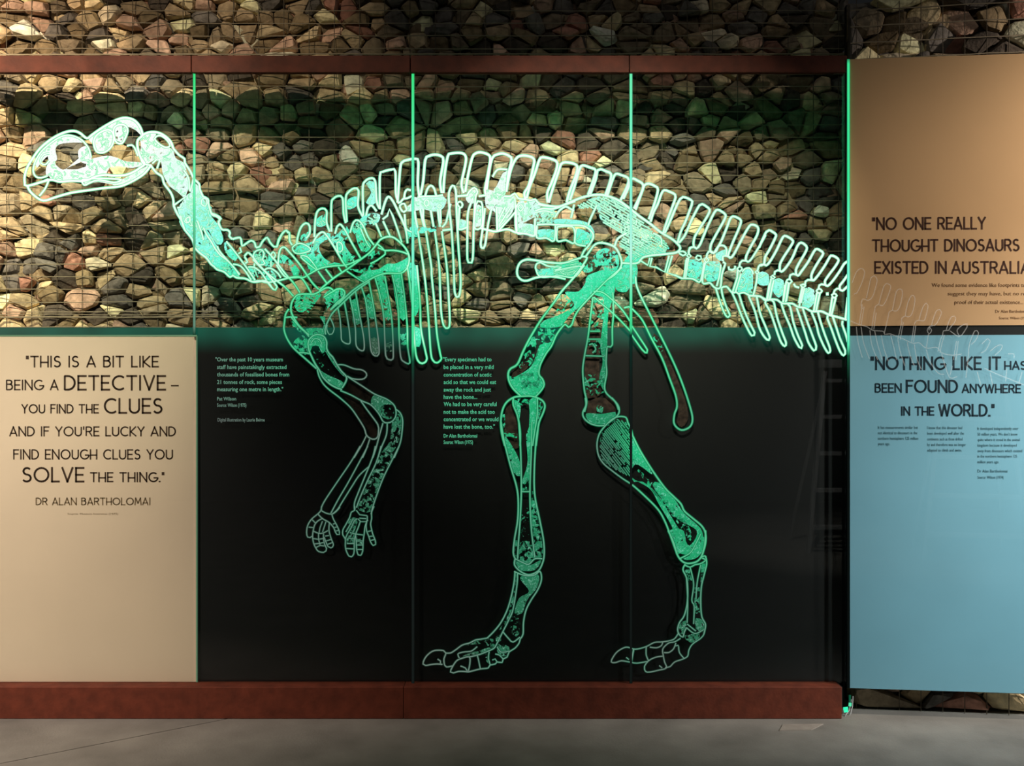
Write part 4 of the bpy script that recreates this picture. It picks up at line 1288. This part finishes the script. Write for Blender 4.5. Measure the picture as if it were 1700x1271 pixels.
P 1.5 450,550 450,640
P 1.4 480,600 560,590
P 1.4 500,700 600,670
P 1.4 530,770 630,730
P 1.4 640,360 700,340
P 1.4 670,430 740,410
P 1.4 700,500 770,480
@hand_bones M8 d
L 1.7 1080,0 1080,80 1010,120 980,220 900,370 840,480 840,580 890,660 890,800 910,900 960,1000 1010,1020 1060,960 1070,830 1070,700 1090,600
P 1.5 1110,80 1180,170 1330,190
P 1.5 1140,250 1200,310 1300,310 1350,280
P 1.5 1170,240 1310,250
L 1.7 1470,0 1420,120 1420,250 1400,350 1420,470 1450,580 1490,680 1500,770 1450,790 1400,720 1360,600 1320,500 1310,380 1330,280
L 1.7 1330,190 1330,280 1290,400 1270,560 1250,700 1240,900 1200,990 1150,980 1120,880 1110,700 1100,560 1150,430 1190,310
L 1.6 1130,250 1070,300 1010,430 930,560 890,660
L 1.5 1050,240 980,380 900,520
P 1.5 980,530 1090,560
P 1.5 940,640 1080,660
P 1.5 920,750 1070,750
P 1.5 900,850 1060,860
P 1.5 1110,560 1250,580
P 1.5 1110,700 1240,700
P 1.5 1120,780 1240,780
P 1.5 1120,870 1240,870
P 1.5 1340,510 1430,490
P 1.5 1370,610 1450,600
P 1.5 1400,690 1480,670
F .5 950,250 1060,220 1150,260 1080,500 1080,740 930,740 900,600
F .45 1120,560 1250,580 1240,760 1120,760
@rib K4 m
L 2 470,560 465,600 490,650 515,645 535,600 520,540 495,490
@rib K4 m
L 2.2 570,400 590,500 600,620 610,710 680,735 680,640 660,500 630,340
@rib K4 m
L 2.2 680,290 710,430 735,600 745,760 810,800 815,700 790,550 770,450 735,240
F .9 700,330 740,310 770,440 785,545 715,545 705,420
@rib K4 m
L 2.2 790,200 830,330 855,520 870,700 885,810 920,850 955,830 950,700 925,520 890,300 860,150
F .75 835,290 860,265 890,330 920,495 855,480
F .85 880,690 940,690 950,820 920,845 890,810
@rib K4 m
L 2.2 920,120 970,300 1000,480 1010,680 1020,850 1050,885 1085,880 1090,800 1080,560 1060,400 1010,100
F .7 930,120 1005,100 1050,300 1075,490 1000,480
F .4 1020,720 1080,720 1080,810 1025,810
@rib K4 m
L 2.2 1080,90 1120,280 1140,480 1145,680 1160,860 1190,905 1245,915 1225,760 1220,560 1195,300 1165,80
F .8 1085,100 1160,90 1190,280 1215,490 1140,480
F .4 1150,640 1220,640 1225,740 1155,740
@rib K4 b
L 2.6 1220,0 1250,200 1275,450 1285,650 1305,850 1340,915 1380,915 1405,880 1390,800 1350,600 1340,350 1310,0
F .93 1225,20 1310,20 1335,370 1275,460
F .93 1285,570 1335,590 1350,730 1335,765 1280,765
@rib K4 b
L 2.6 1320,-320 1370,0 1400,250 1420,500 1440,800 1460,890 1500,915 1540,880 1530,830 1500,650 1480,400 1450,100 1445,0 1395,-320
@rib K4 b
L 2.6 1480,-320 1520,0 1530,250 1540,450 1565,570 1600,590 1620,540 1610,300 1590,0 1545,-320
@rib K5 b
L 2.8 530,1275 510,900 490,700 480,540 490,480 515,440 545,480 555,700 570,1000 590,1275 590,1400 575,1480 555,1485 535,1430 530,1275
@rib K5 b
L 2.8 690,600 660,700 655,860 655,1130 680,1160 705,1130 715,830 730,560 750,500 720,460 670,500 650,540
@rib K5 b
L 2.8 880,660 850,800 820,1000 795,1025 780,990 800,830 820,650
@hind_femur K8 m
B 0 745,560 850,560 830,700 820,1000 860,1100 720,1190 695,1000 700,760
L 2.4 765,280 740,480 720,640 690,800 675,930 690,1100 710,1200 690,1290
L 2.4 940,240 945,420 935,560 935,700 920,718 890,715 880,850 885,950 870,1100 960,1200 990,1270
F .9 880,80 960,80 950,260 900,430 890,700 880,950 870,1110 820,1000 850,850 830,700 860,430 850,280 780,260
F .4 770,300 850,300 850,540 750,560
F .35 720,660 830,640 820,780 700,800
F .4 700,970 850,980 860,1120 700,1130
F .85 1030,0 1150,0 1140,160 1100,170 1060,235 970,215 960,80 1020,30
P 2 740,580 830,580
P 1.8 720,650 830,650
P 2 700,795 860,800
L 2 730,700 760,690 790,740 760,770
@hind_femur L6 m
B 0 170,10 360,10 410,80 400,120 250,130 165,130
L 2.4 155,0 160,60 135,120 145,165 190,205 250,225 310,225
L 2.4 370,0 420,60 430,110 410,150 340,205
F .92 160,130 290,130 400,115 405,150 320,220 200,205
F .6 250,60 300,70 290,125 250,110
@ischium K8 b
L 2.6 770,230 850,240 940,310 1020,390 1090,490
L 2.6 770,280 880,370 980,460 1095,580
@ischium L8 b
B 0 215,490 265,490 400,790 480,1000 500,1150 450,1215 410,1180 420,1060 350,780
L 2.6 75,0 80,60 110,140 170,260 240,400 320,560 400,730 460,880 510,1030 535,1130 530,1190 500,1225 450,1240 410,1220 385,1180 390,1110 410,1050 400,960 350,820 290,660 200,490 130,350 60,270 20,240 -20,250
L 2.4 40,390 100,480 170,590 165,615 130,590 40,465
F .3 215,490 265,490 310,600 280,600
@hind_tibia L6 m
L 2.2 310,235 270,290 250,370 260,460 300,530 370,590 450,650 520,695
L 2.2 310,235 370,175 430,152 485,160 500,200 525,250 540,310
L 2.6 540,310 600,430 700,590 800,730 870,800 930,860 960,920 1030,980 1100,1040 1130,1100 1130,1180 1105,1271
L 2.4 535,705 620,780 740,900 800,1000 850,1130 900,1271
H 52 11 310,260 420,170 490,200 525,330 520,640 400,590 290,500 270,400
F .3 300,260 420,170 490,200 525,330 520,640 400,590 290,500 270,400
F .9 530,320 600,440 700,620 640,580 560,540 530,640 680,740 750,860 860,1050 870,1130 920,1260 1080,1260 1110,1160 1090,1060 960,940 870,810 760,690 700,700 760,800 900,980 1060,1080 1000,1200 950,1120 850,960 740,780 620,680 530,655
F .45 560,560 700,690 860,880 1000,1050 1010,1160 960,1100 840,930 700,760
@hind_tibia L7 m
L 2.6 555,0 600,100 640,220 700,275 780,270 830,230 860,140 870,50 870,0
L 2.2 650,240 740,190 790,110 830,30
F .9 570,0 680,0 700,130 640,200 600,100
F .9 800,60 860,60 840,180 780,240 700,250 680,240 760,190
@hind_metatarsal L7 d
L 2.2 700,285 680,330 710,400 720,500 715,620 690,720 650,780 635,840 650,880 680,900 690,860 710,820
L 2.2 870,215 880,280 860,370 835,480 830,620 840,730 870,790 865,840 855,880
L 2 690,290 740,310 780,290 830,280 870,250 830,225 870,215
L 1.8 740,310 770,450 755,590 775,640 770,790
L 1.8 830,290 800,440 790,580
L 1.8 710,400 720,600 715,780
L 1.8 710,820 780,870 850,840
P 1.8 715,790 790,850
F .65 650,800 705,760 700,860 650,870
F .65 790,740 860,770 850,850 790,830
F .65 690,890 820,870 800,930 740,945
F .5 695,330 740,330 760,450 720,460
F .6 840,280 875,280 850,400 830,480
F .5 780,480 830,480 825,700 785,700
@hind_toe_bone L7 d
L 1.8 640,870 600,920 510,940 440,945 370,980 300,1000 260,1000 200,985 130,1020 90,1070 75,1110 110,1115 160,1100 230,1110 290,1120 380,1105
L 1.8 370,980 370,1050 390,1100
L 2.6 265,1000 255,1050 245,1110
P 1.6 200,1070 225,1090
@hind_toe_bone L7 d
L 1.8 515,1060 450,1070 390,1100 355,1150 365,1190 400,1195 470,1180 540,1160 525,1110 515,1060 510,1000 560,950 610,940 660,910
L 1.8 520,1030 560,1030 600,1000 620,950
P 1.6 480,1140 505,1160
L 1.8 400,985 460,990 500,970 510,945
@hind_toe_bone L7 d
L 1.8 855,880 830,910 760,960 730,1010 720,1060 680,1085 610,1110 570,1150 530,1155
L 1.8 610,975 640,970 650,1030 690,1080
@etched_curve M2 b
L 2.8 950,550 955,600 1010,615 1060,590 1065,540
@etched_curve M3 b
L 2.8 610,960 640,1010 710,1030
'''
CROP = {'M7': (20,180,7.083), 'N1': (230,210,7.476), 'M5': (300,330,7.944), 'K3': (420,280,5.65), 'K4': (460,440,5.65), 'K5': (660,230,5.65), 'K6': (840,240,5.65), 'K8': (840,440,5.297),
        'M1': (1080,300,10.594), 'M2': (1120,390,10.594), 'M3': (1260,380,10.594), 'M4': (1180,470,7.083), 'M6': (660,300,12.708), 'M8': (500,840,12.143),
        'L1': (480,580,7.0625), 'L2': (480,740,6.354), 'L3': (780,560,7.0625), 'L4': (800,700,4.8875), 'L5': (680,920,6.054), 'L6': (940,660,4.888), 'L7': (1000,880,5.082), 'L8': (1040,460,4.89)}
skel = empty('dinosaur_skeleton', P(880, 1110, -.0075), 'glowing green line drawing of a walking dinosaur skeleton across four glass panels', 'skeleton drawing')
WK = .92
cur = None; E = None; crop = None
def put():
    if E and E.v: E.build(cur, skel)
for ln in TRACE.strip().splitlines():
    if ln[0] == '@':
        put(); cur, crop, _ = ln[1:].split(); E = Etch(); ox, oy, sc = CROP[crop]; continue
    tok = ln.split(); kind = tok[0]
    npar = 2 if kind == 'H' else 1
    pts = [(ox + float(a) / sc, oy + float(b) / sc) for a, b in (q.split(',') for q in tok[1 + npar:])]
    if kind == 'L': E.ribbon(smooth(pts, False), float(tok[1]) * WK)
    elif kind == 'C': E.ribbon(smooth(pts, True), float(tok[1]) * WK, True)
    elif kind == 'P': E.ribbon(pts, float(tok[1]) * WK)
    elif kind == 'F':
        sp = smooth(pts, True, 5); E.patch(sp, float(tok[1]))
        if level(*pts[0]) > .8: E.scribble(sp)
    elif kind == 'B': E.cutout(smooth(pts, True, 5))
    elif kind == 'H': E.hatch(pts, float(tok[1]), float(tok[2]) / sc * 1.4)
put()

# ---------------------------------------------------------------- floor plate and the stepladder that the dark glass mirrors
x0, y0 = fl(1294, 1213); x1, y1 = fl(1347, 1212); x2, y2 = fl(1367, 1202); x3, y3 = fl(1300, 1203)
fp = mesh('floor_plate', [(x0, y0, .004), (x1, y1, .004), (x2, y2, .004), (x3, y3, .004), (x0, y0, 0), (x1, y1, 0), (x2, y2, 0), (x3, y3, 0)],
          [(0, 1, 2, 3), (0, 4, 5, 1), (1, 5, 6, 2), (2, 6, 7, 3), (3, 7, 4, 0)])
link('floor_plate', fp, M_TAPE, None, label='small thin plate lying flat on the floor before the plinth end', category='plate')
lad = empty('stepladder', (3.2, -4.9, 0), 'aluminium stepladder standing in the gallery, mirrored faintly in the dark glass', 'ladder')
def bar(name, a, b, w, d, parent):
    a, b = Vector(a), Vector(b); t = (b - a).normalized(); s = Vector((1, 0, 0)) if abs(t.x) < .8 else Vector((0, 0, 1))
    n = t.cross(s).normalized(); s = n.cross(t).normalized()
    V = [p + s * i * w / 2 + n * j * d / 2 for p in (a, b) for i, j in ((-1, -1), (1, -1), (1, 1), (-1, 1))]
    return link(name, mesh(name, V, [(0, 1, 2, 3), (7, 6, 5, 4), (0, 4, 5, 1), (1, 5, 6, 2), (2, 6, 7, 3), (3, 7, 4, 0)]), M_ALU, parent)
H = 1.84
lx0, lx1, rx0, rx1 = 2.90, 3.13, 3.85, 3.62
bar('front_rail', (lx0, -4.75, 0), (lx1, -4.95, H), .035, .06, lad)
bar('front_rail', (rx0, -4.75, 0), (rx1, -4.95, H), .035, .06, lad)
bar('rear_rail', (lx0 + .05, -5.6, 0), (lx1 + .03, -5.0, H - .05), .025, .03, lad)
bar('rear_rail', (rx0 - .05, -5.6, 0), (rx1 - .03, -5.0, H - .05), .025, .03, lad)
for k in range(5):
    t_ = (.25 + k * .36) / H
    bar('step', (lx0 + (lx1 - lx0) * t_, -4.75 - .2 * t_, H * t_), (rx0 + (rx1 - rx0) * t_, -4.75 - .2 * t_, H * t_), .035, .09, lad)
bar('top_cap', (lx1 - .04, -4.97, H + .02), (rx1 + .04, -4.97, H + .02), .08, .16, lad)
light('ladder_fill_light', 'SPOT', (2.4, -2.5, 5.6), (3.3, -4.9, 1.0), 700, (1, .95, .88), spot_size=math.radians(40), spot_blend=.8)  # unseen light added so that the ladder shows in the glass
